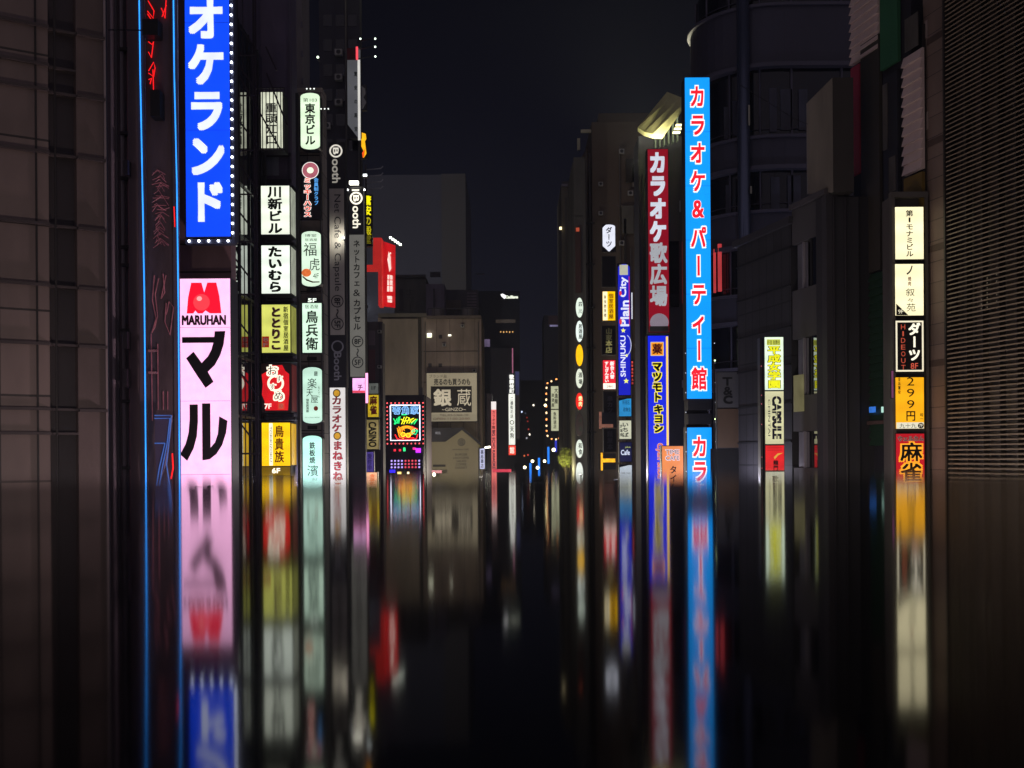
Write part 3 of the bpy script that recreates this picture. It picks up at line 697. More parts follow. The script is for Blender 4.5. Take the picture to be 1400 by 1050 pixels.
r = thing('lamp_arm_rack', 'row of dim unlit lamp arms above the red slanted sign', 'lamp rack', F.loc)
bm = bmesh.new(); box(bm, F.x(499), F.x(501), 0, 0.2, 0, F.z(225)); obj('upright', bm, METAL(), r)
for y in (232, 241, 250, 259):
    bm = bmesh.new(); tube(bm, [(F.x(501), 0, F.z(y)), (F.x(522), -0.5, F.z(y+1)), (F.x(525), -0.5, F.z(y-2))], 0.04); obj('arm', bm, matte('#77777c', 0.5), r)
for (px, py, s_) in ((435, 79, 1.4), (403, 95, 1.0)):
    F = Frame(px-2, px+2, py-2, py+2, 60)
    r = thing('wall_lamp', ('small round white lamp on the dark tower' if px == 435 else 'small dim lamp on the plain concrete pier'), 'lamp', F.loc)
    bm = bmesh.new(); bmesh.ops.create_icosphere(bm, subdivisions=2, radius=0.055 if px == 435 else 0.04); o = obj('globe', bm, glow('#e8ffe0', 4 if px == 435 else 0.8, 0), r); o.location = (0, -0.1, F.z(py))
    bm = bmesh.new(); box(bm, -0.03, 0.03, -0.08, 0.3, F.z(py)-0.1, F.z(py)-0.02); obj('bracket', bm, METAL(), r)
for (px, py, D_, lb) in ((424.5, 121, 51.6, 'row of tiny white lamps over the topmost round-ended lightbox'), (444, 148.5, 51.6, 'row of tiny white lamps on an arm beside the topmost round-ended lightbox')):
    F = Frame(px-7, px+7, py-2, py+2, D_); r = thing('spot_lamp_bar', lb, 'lamp', F.loc)
    bm = bmesh.new(); box(bm, F.x(px-7), F.x(px+7), 0, 0.08, 0, 0.03); obj('bar', bm, METAL(), r)
    for k in (-5, 0, 5):
        bm = bmesh.new(); bmesh.ops.create_icosphere(bm, subdivisions=1, radius=0.035); o = obj('lamp', bm, glow('#e8f0e8', 1.6, 0), r); o.location = (F.x(px+k), -0.02, 0.05)

# yellow kanji strip
YEL = glow('#e8dc10', 1.0, 0.25, 0.9)
sign('yellow_kanji_sign', 'thin black vertical sign with bright yellow kanji left of the red slanted sign', 498.5, 266, 508.5, 336, 80, 0.5, matte('#15151a'),
     [('v', glow('#f2e60c', 1.0, 0), '驚安', 503, 267, 295, 9.6, 0.03), ('v', glow('#c8bc10', 0.7, 0), 'の殿', 503, 295, 322, 9.6, 0.02), ('v', glow('#8a8214', 0.45, 0), '堂', 503, 321, 334, 9.4, 0.01)], margin=0)
# red slanted sign: its lit face turned to the street
F = Frame(498, 541, 324, 420, 84)
r = thing('red_slanted_sign', 'bright red box sign with white script, turned towards the street, lamps on top', 'sign', F.loc)
RD = glow('#d81c22', 0.69, 0.3, 0.8)
bm = bmesh.new(); slab(bm, [F.pt(q) for q in ((510, 325), (522, 325), (522, 418), (517, 418), (517, 368), (499, 368), (499, 362), (510, 362))], 0, 1.2); obj('side_housing', bm, glow('#cc2a26', 0.65, 0.2, 0.7), r)
def skew(bm, pts, y0=0.0, k=1.5):
    # quad set on a face running away from the viewer
    vs = [bm.verts.new((F.x(a), y0 + (541-a)/19.0*k - k, F.z(b_))) for a, b_ in pts]; bm.faces.new(vs)
bm = bmesh.new(); skew(bm, [(522, 325), (541, 336), (540, 421), (517, 414)], 1.45); obj('face_panel', bm, RD, r)
bm = bmesh.new()
for q in (((530, 341), (533, 349), (534, 366), (531, 370), (528, 352)), ((529, 346), (533, 343), (534, 345), (529, 349)), ((528, 373), (536, 376), (536, 398), (527, 396)), ((527, 402), (535, 404), (535, 413), (528, 411))): skew(bm, q, 1.38)
obj('lettering', bm, glow('#f6d8cc', 1.0, 0.35, 5), r)
bm = bmesh.new()
for q in (((526.5, 379), (536.5, 382), (536.5, 383), (526.5, 380)), ((526.5, 387), (536.5, 390), (536.5, 391), (526.5, 388)), ((531, 373), (532, 373), (532, 398), (531, 398)), ((526.5, 407), (536, 409), (536, 409.8), (526.5, 407.8))): skew(bm, q, 1.33)
obj('lettering', bm, glow('#c82420', 0.8, 0), r)
for k in range(5):
    bm = bmesh.new(); box(bm, F.x(533+k*3.3), F.x(536+k*3.3), -0.3, 0, F.z(326.6+k*2.3), F.z(324.6+k*2.3)); obj('lamp', bm, glow('#f4ffee', 3.5, 0), r)
bm = bmesh.new(); tube(bm, [(F.x(531), 0.05, F.z(327)), (F.x(550), 0.05, F.z(338))], 0.05); obj('lamp_rail', bm, METAL(), r)

# small signs at the street corner
sign('mahjong_sign', 'small yellow sign with red kanji beside the pink tube light', 503, 540, 517.5, 570, 78, 0.5, glow('#cfae20', 0.75, 0.3, 1.5), [('v', ink('#b42020'), '麻雀', 510.5, 541, 567, 10, 0.04)])
sign('small_white_plate', 'tiny pale plate above the yellow sign with red kanji', 503, 524, 517, 538, 78, 0.3, glow('#8a9088', 0.35, 0.3, 2), [('h', ink('#302c30'), '1F', 508, 528, 514, 533, 0.02)])
sign('casino_sign', 'yellowish sign with black capitals reading downwards', 501.5, 574, 517.5, 614, 77.5, 0.5, glow('#b8a468', 0.6, 0.5, 0.8), [('r', ink('#131110'), 'CASINO', 504, 577, 514.5, 611, 0.025)])
sign('purple_sign', 'narrow dim purple panel below the yellowish sign with capitals', 500.5, 618, 510.5, 645, 77.4, 0.4, glow('#5c4aa8', 0.6, 0.2, 2), [('v', ink('#3a2c70'), '受付中', 505.5, 620, 643, 6, 0.0)])
sign('orange_lightbox', 'small glowing orange-white box at the foot of the corner building', 500.5, 646, 515.5, 667, 76, 0.6, glow('#ffbb92', 1.1, 0.3, 4), [('v', glow('#ff8a50', 0.9, 0), '食事処', 509, 648, 664, 7, 0.03)])
facade('corner_building', 'narrow brown-grey corner building right of the grey strip signs', 498, 524, 440, 79.5, 1.5, matte('#4e4648', 0.7), feats=
    [('shop_plate', 505, y, 514, y+h, 0.06, matte(c)) for y, h, c in ((478, 42, '#5e3c40'), (452, 20, '#6a5c60'))] + [('gutter', 519, 440, 522, 640, 0.1, matte('#3c383c'))])

# ================================================================== neon ramen sign
F = Frame(526, 581, 545, 612, 90)
r = thing('ramen_neon_sign', 'neon picture of a noodle bowl in a white outline with a border of red bulbs', 'neon sign', F.loc)
bm = bmesh.new(); box(bm, F.x(527), F.x(580), 0.05, 0.8, F.z(690), F.z(540)); obj('board', bm, matte('#16131c', 0.5), r)
def neon(nm, pls, hexc, s=1.8, rad=0.028, y=-0.02):
    bm = bmesh.new()
    for pl in pls: tube(bm, [(F.x(a), y, F.z(b_)) for a, b_ in pl], rad, 5)
    obj(nm, bm, glow(hexc, s, 0.1), r)
neon('white_outline', [[(534, 554), (574, 554), (574, 602), (534, 602), (534, 554)]], '#e6e8ff', 2.0, 0.045)
bm = bmesh.new()
for i, ch in enumerate('壱角家'): put(bm, ch, 0.05, F.x(536.5+i*12.3), F.x(548+i*12.3), F.z(566.5), F.z(555), -0.02, 0, True)
o = obj('blue_lettering', bm, glow('#7fb8f0', 1.4, 0), r)
bm = bmesh.new()
for i, ch in enumerate('壱角家'): put(bm, ch, -0.01, F.x(536.8+i*12.3), F.x(547.7+i*12.3), F.z(566.2), F.z(555.3), -0.03, 0, True)
o = obj('inner_lettering', bm, glow('#20306a', 0.6, 0), r)
neon('green_strokes', [[(538, 572), (541, 578), (539, 580), (543, 572)], [(545, 570), (543, 579)], [(547, 569), (545, 579)], [(566, 580), (571, 573)], [(562, 580), (568, 574)], [(540, 580), (546, 574)], [(549, 567), (556, 567)]], '#20e070', 1.6, 0.035)
neon('yellow_noodles', [[(549, 580), (553, 570)], [(552, 580), (556, 570), (560, 572)], [(556, 579), (560, 571)], [(559, 579), (563, 573)], [(548, 573), (553, 576), (558, 575), (566, 572)], [(562, 578), (569, 573)]], '#f0ee20', 1.6, 0.035)
neon('orange_bowl', [ellipse(556, 589, 11+i*-2.3, 6.5-i*1.2, 16)+[(567-i*2.3, 589)] for i in range(3)] + [[(543, 585), (546, 597), (552, 600)], [(545, 583), (549, 596)], [(550, 583), (553, 589)]], '#ff9a1c', 1.5, 0.035)
neon('yellow_rings', [ellipse(551, 594, 3, 2.6, 12)+[(554, 594)], ellipse(558, 595, 3, 2.6, 12)+[(561, 595)]], '#ffe030', 1.6, 0.035)
neon('green_leaf', [[(563, 589), (568, 586), (571, 589), (568, 594), (563, 592), (563, 589)], [(564, 590), (570, 589)]], '#24d88a', 1.4, 0.045)
neon('red_bowl_rim', [[(540, 594), (543, 600), (550, 601.5), (562, 601.5), (569, 600), (571, 594)], [(562, 583), (571, 587)], [(546, 598), (566, 599)]], '#ff2430', 1.6, 0.04)
bm = bmesh.new(); bmesh.ops.create_icosphere(bm, subdivisions=1, radius=0.062); rb = obj('red_bulb', bm, glow('#ff5a5e', 1.6, 0), r); rb.location = (F.x(529.5), -0.02, F.z(551))
pos = [(529.5+k*5.45, y) for k in range(10) for y in (551, 606.5)] + [(x, 551+k*5.5) for k in range(1, 10) for x in (529.5, 578.5)]
for a, b_ in pos[1:]: share('red_bulb', rb, (F.x(a), -0.02, F.z(b_)), r)

F = Frame(528, 580, 612, 650, 90)
r = thing('bulb_canopy', 'dark shop canopy dotted with purple and red bulbs under the noodle neon', 'canopy', F.loc)
bm = bmesh.new(); box(bm, F.x(529), F.x(579), -0.3, 0.03, F.z(648), F.z(611)); obj('board', bm, matte('#241a30', 0.5), r)
bm = bmesh.new(); bmesh.ops.create_icosphere(bm, subdivisions=1, radius=0.085); pb = obj('purple_bulb', bm, glow('#b8a0f0', 1.1, 0), r); pb.location = (F.x(536), -0.35, F.z(630))
bm = bmesh.new(); bmesh.ops.create_icosphere(bm, subdivisions=1, radius=0.085); cb_ = obj('red_bulb', bm, glow('#d84a5c', 1.0, 0), r); cb_.location = (F.x(555), -0.35, F.z(630))
for j in range(3):
    for i in range(9):
        x = 536+i*4.7
        if (i, j) in ((0, 0), (4, 0)): continue
        share('purple_bulb' if i < 4 or i > 7 else 'red_bulb', pb if (i < 4 or i > 7) else cb_, (F.x(x), -0.35, F.z(630+j*4.4)), r)
for nm, hx, a, b_, c, d in (('green_tube', '#30e080', 552, 612, 555, 617), ('violet_lamp', '#c030ff', 569, 613, 576, 619), ('red_lamp', '#d02838', 539, 614, 542, 617), ('red_lamp', '#d02838', 546, 614, 549, 617),
                            ('blue_panel', '#3024e0', 533, 642, 541, 646), ('yellow_lamp', '#ffe080', 544, 645, 549, 648), ('white_lamp', '#fff0c0', 557, 645, 560, 648), ('magenta_lamp', '#d02880', 565, 612, 569, 615)):
    bm = bmesh.new(); cyl(bm, F.x((a+c)/2), -0.35, F.z(d), F.z(b_), (c-a)/2*F.k, 10); obj(nm, bm, glow(hx, 1.5, 0), r)
facade('ramen_building', 'dark narrow building carrying the noodle neon', 524, 583, 541, 91, 6, matte('#3a3238', 0.7))

# ================================================================== concrete building in the middle
C1 = matte('#8a8070', 0.8, 0.45, 0.25, 0.1, 0.3, (1, 1, 0.3)); C2 = matte('#8c7e72', 0.8, 0.5, 0.28, 0.1, 0.3, (1, 1, 0.3))
DKW = matte('#2a2628', 0.6)
feats = [('cornice', 519, 429, 585, 434, 0.5, matte('#5a564c')), ('cornice', 585, 432, 659, 436, 0.5, matte('#5a5048')), ('recess', 573, 434, 577.5, 640, 0.02, matte('#3a3630')), ('pipe', 578.5, 434, 580, 640, 0.12, matte('#77706a'))]
for y in (480, 522): feats.append(('joint_line', 520, y, 659, y+0.9, 0.06, matte('#3a3634')))
for x in (540, 557, 598, 616, 634, 650): feats.append(('panel_joint', x, 436, x+0.5, 640, 0.03, matte('#4a443c')))
for x, y in ((571, 457), (586.5, 497), (600.5, 497), (601, 458), (571, 497)): feats.append(('window', x, y, x+4.6, y+5, 0.05, DKW))
feats += [('lit_window', 585, 457, 591.5, 461.5, 0.08, glow('#e8ecc8', 1.4, 0)), ('lit_window', 614, 457.5, 618, 459.5, 0.08, glow('#f4f4dc', 2.2, 0)), ('lamp_box', 585.5, 456, 591, 457, 0.3, glow('#fffff0', 2.5, 0)),
          ('corner_trim', 657, 436, 659, 640, 0.15, matte('#7c6c66')), ('base_panel', 526, 530, 580, 542, 0.1, matte('#2a2634'))]
facade('concrete_building', 'weathered brown-grey concrete building in the middle distance with two small lit windows', 518, 659.5, 433, 130, 14, C2, feats=feats)
facade('pale_annexe', 'paler flat wall left of the recess on the concrete building', 524, 572.5, 436, 129.3, 0.65, C1)
b0 = bpy.data.objects['concrete_building']; tz = P(588, 433, 130).z
for px in range(586, 658, 9):
    bm = bmesh.new(); x = P(px, HZ, 130).x-b0.location.x; box(bm, x-0.03, x+0.03, 0.3, 0.36, tz, tz+0.9); obj('railing_post', bm, METAL(), b0)
bm = bmesh.new(); x = P(586, HZ, 130).x-b0.location.x; box(bm, x, P(658, HZ, 130).x-b0.location.x, 0.29, 0.37, tz+0.9, tz+0.97); obj('railing', bm, METAL(), b0)
for px in (598, 640):
    bm = bmesh.new(); x = P(px, HZ, 130).x-b0.location.x; cyl(bm, x, 3, tz, tz+1.3, 0.7, 14); obj('water_tank', bm, matte('#77726c', 0.6), b0)
bm = bmesh.new(); x = P(560, HZ, 130).x-b0.location.x; cyl(bm, x, 2, tz, tz+3.4, 0.04, 6); 
for k in range(3): tube(bm, [(x-0.5, 2, tz+2.4+k*0.4), (x+0.5, 2, tz+2.4+k*0.4)], 0.025, 4)
obj('antenna', bm, METAL(), b0)
r = facade('rooftop_house', 'low rooftop building with stepped parapet behind the concrete building', 541, 584, 379, 150, 8, matte('#4c4c46'), feats=
    [('doorway', 547, 395, 553, 425, 0.05, DKW), ('parapet', 541, 376, 584, 380, 0.3, matte('#3a3a38'))])
facade('rooftop_house', 'lilac-grey rooftop stair house with sloping top behind the concrete building', 584, 609, 388, 148, 8, matte('#655e6c'), feats=[('beam', 590, 372, 604, 379, 0.2, matte('#2c2a30')), ('ladder', 594, 395, 596, 425, 0.2, matte('#3c3a40'))])
facade('rooftop_house', 'dim rooftop plant house with louvres above the right end of the concrete building', 611, 655, 396, 152, 8, matte('#3f3c46'), feats=
    [('louvre', 640, 400+k*4, 653, 402+k*4, 0.1, matte('#645c68')) for k in range(6)] + [('duct', 597, 411, 632, 424, 0.5, matte('#524a44'))])
facade('windowless_tower', 'large plain windowless grey tower behind the rooftop houses', 500, 639, 239, 225, 30, matte('#4a4a52', 0.9, 0.15, 0.05, 0.0), feats=[('edge_strip', 606, 238, 639, 620, 0.3, matte('#4e4b48', 0.9, 0.15, 0.05, 0))])

# billboard on the concrete building
KK = ink('#1c1814'); CR = glow('#b0a488', 0.50, 0.25, 0.15); CRW = glow('#d8ccb0', 0.62, 0.2, 0.4)  # billboard panels glow weakly, standing in for lamplight falling on them
sign('billboard', 'cream billboard with two big brush kanji on a black panel', 583.5, 510, 652, 576, 128, 0.9, CR,
     [('rect', KK, 589, 528, 645, 564), ('h', ink('#3a3228'), 'ブランド品', 587, 512, 611, 516.5, 0.01), ('h', KK, '売るのも買うのも', 593.5, 517.5, 643, 526.5, 0.02), ('h', CRW, '銀', 593, 532, 617, 555, 0.03),
      ('h', CRW, '蔵', 625, 532, 644, 555, 0.01), ('h', CRW, '~GINZO~', 604, 557.5, 637, 562, 0.0), ('h', ink('#5c5040'), 'TEL.03-5366-10', 601, 566, 640, 569, 0.0), ('h', ink('#8a5a48'), 'OPEN 11:00-20:00', 592, 571, 642, 574, 0.0)], cat='billboard')

# gabled shop
F = Frame(582, 656, 588, 660, 122)
r = thing('gabled_shop', 'cream shop front with a pointed gable and dark lettering below the billboard', 'building', F.loc[:2] + (0,))
zz = F.loc[2]; CW = matte('#8a8268', 0.8, 0.2, 0.3, 0.1)
g = lambda q: (F.x(q[0]), F.z(q[1])+zz)
bm = bmesh.new(); slab(bm, [(F.x(583), 0), g((583, 603)), g((610, 603)), g((632, 587)), g((655, 608)), (F.x(655), 0)], 0, 6); obj('wall', bm, CW, r)
bm = bmesh.new(); slab(bm, [g((581, 585)), g((629, 585)), g((632, 584)), g((658, 606)), g((658, 610)), g((632, 588)), g((609, 604)), g((581, 604))], -0.5, -0.003); obj('roof', bm, matte('#2a282c'), r)
bm = bmesh.new(); slab(bm, [g((592, 635)), g((609, 635)), g((609, 638)), g((592, 638))], -0.15, -0.003); obj('wall_panel', bm, matte('#34302c'), r)
FL = F; F.yb = F.yb
class G2:
    pass
LT = ink('#2e2a26')
for i, L in enumerate((('h', LT, 'HAWAIIAN CAFE', 618.5, 613.5, 641, 615.6, 0.01), ('h', LT, 'BURGER', 622.5, 620, 639, 623, 0.01), ('h', LT, 'LUNCH COFFEE', 619.5, 624.5, 641, 627.5, 0.01), ('h', LT, 'SALAD', 624, 629, 637, 632, 0.01),
                       ('h', LT, 'COFFEE', 623, 633.5, 637.5, 636.5, 0.01), ('h', LT, 'DESSERT', 622.5, 638, 638.5, 641, 0.01), ('ring', LT, 631, 604.5, 5.2, 1.0), ('h', LT, '@', 628, 601, 634, 608, 0.02), ('h', glow('#7c7c86', 0.5, 0), '軒先', 596, 590, 603, 594, 0.02))):
    o = layer(F, r, 0, L, 0.0 if i < 8 else -0.52); o.location.z = zz
sign('shop_lights', 'pair of warm lamps under a red fascia by the gabled shop', 580, 643, 604, 647, 119, 0.5, glow('#b02c50', 0.7, 0.4, 2), [('disc', glow('#fff2c8', 5, 0), 584.5, 649, 2, 2.6), ('disc', glow('#fff2c8', 5, 0), 593.5, 649, 2, 2.6)], cat='lamp', margin=0)

# ================================================================== far street signs
sign('small_blue_white_sign', 'small blue-white vertical sign with a round top beside a bright lamp', 656, 613, 662.5, 641, 118, 0.4, glow('#aeb4dc', 0.8, 0.1), [('v', ink('#28305c'), '薬局薬店', 659.2, 615, 640, 4.4, 0.02)])
r = thing('street_lamp', 'bright slanted lamp head beside the small blue-white sign', 'street lamp', P(655, HZ, 118).xy.to_tuple() + (0,))
z = P(663, 612, 118).z
bm = bmesh.new(); cyl(bm, 0, 0, 0, z, 0.08, 8); obj('pole', bm, METAL(), r)
bm = bmesh.new(); tube(bm, [(0, 0, z-0.1), (0.6, 0, z)], 0.04); obj('arm', bm, METAL(), r)
bm = bmesh.new(); tube(bm, [(0.6, 0, z), (1.15, 0, z+0.07)], 0.09); obj('lamp_head', bm, glow('#fff8e0', 5, 0), r)
sign('red_strip_sign', 'tall thin pink-red strip sign with small blue lettering in the far street', 672, 549, 678.8, 690, 150, 0.8, glow('#f0706c', 0.85, 0.3, 0.3),
     [('rect', glow('#efe6e2', 0.9, 0), 672, 549, 678.8, 560), ('v', ink('#a03040'), 'カラオケ館', 675.3, 561, 587, 4.6, 0.02), ('r', ink('#3a3070'), 'BIG ECHO KARAOKE', 673.2, 588, 677.2, 641, 0.03)], side='l', sidemat=glow('#7a5058', 0.25, 0.3, 1))
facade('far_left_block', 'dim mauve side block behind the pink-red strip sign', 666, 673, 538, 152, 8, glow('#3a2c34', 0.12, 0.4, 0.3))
sign('white_strip_sign', 'tall thin white strip sign with a black top and red foot in the far street', 695.5, 511, 704, 608, 180, 0.9, glow('#eef0e4', 0.95, 0.15, 0.5),
     [('rect', matte('#14141a'), 695.5, 511, 704, 538.5), ('v', glow('#f2f2ea', 1.0, 0), '歌舞伎町', 699.8, 512, 538, 6.4, 0.04), ('v', ink('#7a7c78'), '二番街の店', 699.8, 542, 572, 4.5, 0.0), ('ring', ink('#2c2c30'), 699.8, 577.5, 3, 0.9), ('v', ink('#2c2c30'), '天狗', 699.8, 582, 600, 5.5, 0.02)], side='l', sidemat=glow('#5c6068', 0.3, 0.4, 0.5))
sign('red_lightbox', 'small red lightbox with pale kanji under the tall white far strip', 695.5, 609, 705, 622, 179, 0.9, glow('#f2402c', 0.9, 0.1), [('h', glow('#ffe8d8', 0.9, 0), '館', 697, 611, 703, 620, 0.02)])
sign('red_beam_light', 'horizontal crimson light bar spanning between the two far strip signs', 674, 641.5, 699, 645.5, 149, 0.3, glow('#d2304c', 0.9, 0.2, 1), cat='light', margin=0)
sign('blue_glass_strip', 'faint bluish vertical glass strip behind the tall white far strip', 704.5, 508, 710, 600, 186, 1.0, glow('#50558c', 0.22, 0.7, 0.2), [('rect', glow('#3c3030', 0.15, 0.3, 1), 704.5, 540, 710, 600)])

facade('far_tower', 'far dark tower with a small white lit roof sign', 655, 712, 398, 262, 20, matte('#22222a', 0.8), feats=
    [('lit_floor', 679, 437, 706, 441.5, 0.3, glow('#54483c', 0.32, 0.5, 0.3)), ('roof_mast', 652, 374, 664, 375.5, 0.3, METAL())] + [('lit_window', 685+k*4.1, 453, 686.4+k*4.1, 454.6+0.5*(k % 2), 0.3, glow('#e0a860', 1.0, 0)) for k in range(5)])
r, F = sign('roof_sign', 'tiny bright white script sign high on the far tower', 684, 400, 709, 410, 258, 0.5, matte('#17171c'), margin=0, layers=
     [('polys', glow('#ffffff', 1.4, 0), [[(684.5, 402.5), (687, 401.5), (691, 403.5), (691.5, 407), (689.5, 408.5), (686, 405.5)]]), ('h', glow('#f8ffe8', 0.9, 0), 'Cadilane', 691, 404, 708, 408, 0.05)])
facade('far_tower', 'far dark tower with a crimson vertical light line on its edge', 672, 703, 476, 240, 14, matte('#2a2426', 0.8), feats=[('edge_light', 701, 476, 702.5, 512, 0.2, glow('#a8607c', 0.7, 0.2)), ('lit_panel', 662, 464, 671, 474, 0.3, glow('#8a74a0', 0.35, 0.6, 1))])
facade('far_tower', 'far dark tower at the street end with a faint mauve terrace', 745, 778, 431, 255, 16, matte('#26242a', 0.8), feats=[('terrace', 751, 432, 775, 444, 0.4, matte('#4a3436')), ('terrace_light', 753, 444.5, 773, 446.5, 0.5, glow('#a8a0d0', 0.5, 0.5, 0.5))])
facade('far_tower', 'far lowest dark block closing the end of the street', 700, 760, 520, 290, 16, matte('#202026', 0.8), feats=
    [('lit_window', x, y, x+1.6, y+2, 0.3, glow(c, s_, 0)) for x, y, c, s_ in ((713, 562, '#c8d8ff', 1.6), (729, 553, '#fff4d8', 3), (720, 570, '#b03028', 0.6), (721, 575, '#b03028', 0.6), (722, 586, '#c04030', 0.7), (723.5, 593, '#fff4e0', 2.2), (719.5, 598, '#b0b0b8', 0.9), (716, 622, '#e07040', 1.0), (721, 621, '#d04838', 1.0), (710, 608, '#803838', 0.6), (762, 485, '#dce8ff', 2.0), (718, 564, '#505a70', 0.5))])
# lit double sign with bulb chain
r, F = sign('far_lightbox', 'pale yellow-green double lightbox on the right of the far street', 753.5, 528, 764, 589, 170, 0.8, glow('#c6c8a4', 0.75, 0.2, 0.4),
     [('rect', matte('#28281c'), 753.5, 559, 764, 560.4), ('v', ink('#3a3c30'), '大漁屋', 760.5, 530, 552, 5, 0.02), ('v', ink('#4c4c3c'), '居酒屋', 756, 537, 557, 3.6, 0.02), ('v', ink('#54543c'), '魚料理店', 758.5, 563, 586, 4, 0.02)])
F = Frame(744, 768, 516, 604, 166)
r = thing('bulb_chain', 'hooked chain of warm white and orange bulbs around the far pale lightbox', 'light chain', F.loc)
pts = [(762, 518), (755, 521), (749, 523), (747.5, 529), (747, 537), (747, 545), (747, 554), (747, 563), (747, 572), (747, 581), (747, 588), (747.5, 595), (753, 600), (759, 601), (765, 599)]
bm = bmesh.new(); tube(bm, [(F.x(a), 0.1, F.z(b_)) for a, b_ in pts], 0.05, 5); obj('cable', bm, METAL(), r)
for i, (a, b_) in enumerate(pts):
    bm = bmesh.new(); q = pts[min(i+1, len(pts)-1)] if i < len(pts)-1 else pts[i-1]
    dx, dy = (q[0]-a)*0.3, (q[1]-b_)*0.3
    tube(bm, [(F.x(a), -0.02, F.z(b_)), (F.x(a+dx), -0.02, F.z(b_+dy))], 0.10, 6); obj('bulb', bm, glow('#ffd9a0' if i % 2 else '#ff9a50', 2.2, 0), r)
bm = bmesh.new(); bmesh.ops.create_icosphere(bm, subdivisions=1, radius=0.2); o = obj('bulb', bm, glow('#fff0b0', 5, 0), r); o.location = (F.x(745.5), -0.1, F.z(554))

# lamps and blue strips in the far street
LG = 'globe street lamps in the far street'
for i, (px, py, D_, lb) in enumerate(((717.5, 639, 190, 'lowest and leftmost of the far globe street lamps'), (728, 630.5, 195, 'far globe street lamp above the first blue strip'), (735, 639.5, 185, 'far globe street lamp lower down between two blue strips'),
                                      (744.5, 630.5, 200, 'far globe street lamp left of the tall blue strip'), (757, 615, 160, 'highest of the far globe street lamps under the bulb chain'))):
    q = P(px, py, D_); r = thing('globe_street_lamp', lb, 'street lamp', (q.x, q.y, 0), 0, LG)
    bm = bmesh.new(); cyl(bm, 0, 0, 0, q.z-0.2, 0.07, 8); obj('pole', bm, METAL(), r)
    bm = bmesh.new(); bmesh.ops.create_icosphere(bm, subdivisions=2, radius=0.24); o = obj('globe', bm, glow('#fff0c0', 6, 0), r, True); o.location = (0, 0, q.z)
BG = 'blue light strips in the far street'
for i, (px, y0, y1, D_, lb) in enumerate(((725.3, 633, 660, 188, 'lowest blue light strip, left of the others'), (737, 626, 651, 186, 'blue light strip right of the lower globe lamps'), (749.8, 611, 634, 175, 'tallest bright blue light strip'), (760, 602, 618, 168, 'dark blue light strip nearest the yellow tree'))):
    sign('blue_light_strip', lb, px-1.4, y0, px+1.4, y1, D_, 0.3, glow('#1c7cf0' if i < 3 else '#2430b0', 1.1, 0.2), cat='light strip', group=BG, margin=0)
F = Frame(765, 782, 615, 690, 126)
r = thing('street_tree', 'small round tree lit yellow-green at the right end of the far street', 'tree', F.loc[:2] + (0,))
bm = bmesh.new(); cyl(bm, 0, 0, 0, 5.3, 0.14, 8, 0.07); 
for k in range(7):
    a = k*0.9; tube(bm, [(0, 0, 3.6+k*0.25), (0.4*math.cos(a), 0.4*math.sin(a), 4.8+k*0.2), (0.75*math.cos(a), 0.75*math.sin(a), 5.9+k*0.15)], 0.03, 4)
obj('trunk', bm, matte('#3a3024'), r)
bm = bmesh.new(); rnd = random.Random(5)
for k in range(2600):
    th = rnd.uniform(0, 2*PI); ph = math.acos(rnd.uniform(-1, 1)); rad = 0.85*(rnd.random()**0.5)
    if math.sin(th*3+ph*4)+math.sin(ph*7) > 1.0: rad *= 0.6
    c = Vector((rad*math.sin(ph)*math.cos(th), rad*math.sin(ph)*math.sin(th), 6.05+1.35*rad*math.cos(ph)))
    u = Vector((rnd.uniform(-1, 1), rnd.uniform(-1, 1), rnd.uniform(-1, 1))).normalized()*0.055; v = u.cross(Vector((rnd.uniform(-1, 1), rnd.uniform(-1, 1), rnd.uniform(-1, 1)))).normalized()*0.04
    bm.faces.new([bm.verts.new(c+q) for q in (u, v, -u, -v)])
obj('crown', bm, matte('#7a8438', 0.7, 0.4, 3.0, 0), r)
ld = bpy.data.lights.new('tree_light', 'POINT'); ld.energy = 700; ld.color = (1, 0.9, 0.45); ld.shadow_soft_size = 0.3
lo = bpy.data.objects.new('uplight', ld); COL.objects.link(lo); lo.parent = r; lo.location = (-0.3, -2.2, 4.8)

# ================================================================== right side, far to near
facade('balcony_block', 'dark grey block with a railing on top at the right of the sky', 770, 797, 252, 150, 14, matte('#4e4a42', 0.8), feats=
    [('railing', 771, 248, 786, 252, 0.1, METAL()), ('side_sign', 788, 312, 795, 402, 0.4, matte('#3c2a28')), ('lamp', 767, 311, 770, 314, 0.4, glow('#ffe8b0', 2, 0)), ('cornice', 770, 252, 797, 255, 0.3, CONC), ('drain', 775, 270, 777, 640, 0.2, matte('#3c3a38'))])
XB = P(812, HZ, 120).x
r = thing('brown_tower', 'tall brown-grey building with a pale slanted roof edge right of the sky', 'building', (XB, 120, 0))
top = P(812, 167, 120).z
bm = bmesh.new(); box(bm, 0, P(892, HZ, 120).x-XB, 0, 14, 0, top); box(bm, 0.8, P(892, HZ, 120).x-XB, 1, 14, top, top+1.2); obj('wall', bm, matte('#54493e', 0.8, 0.25, 0.12, 0.05), r)
bm = bmesh.new(); slab(bm, [(-1.1, 0), (-0.003, 0), (-0.003, top-1), (-1.1, top-2.6)], 6, 20); obj('side_wing', bm, matte('#57493a', 0.8, 0.3, 0.2), r)
rx = lambda px: P(px, HZ, 120).x-XB
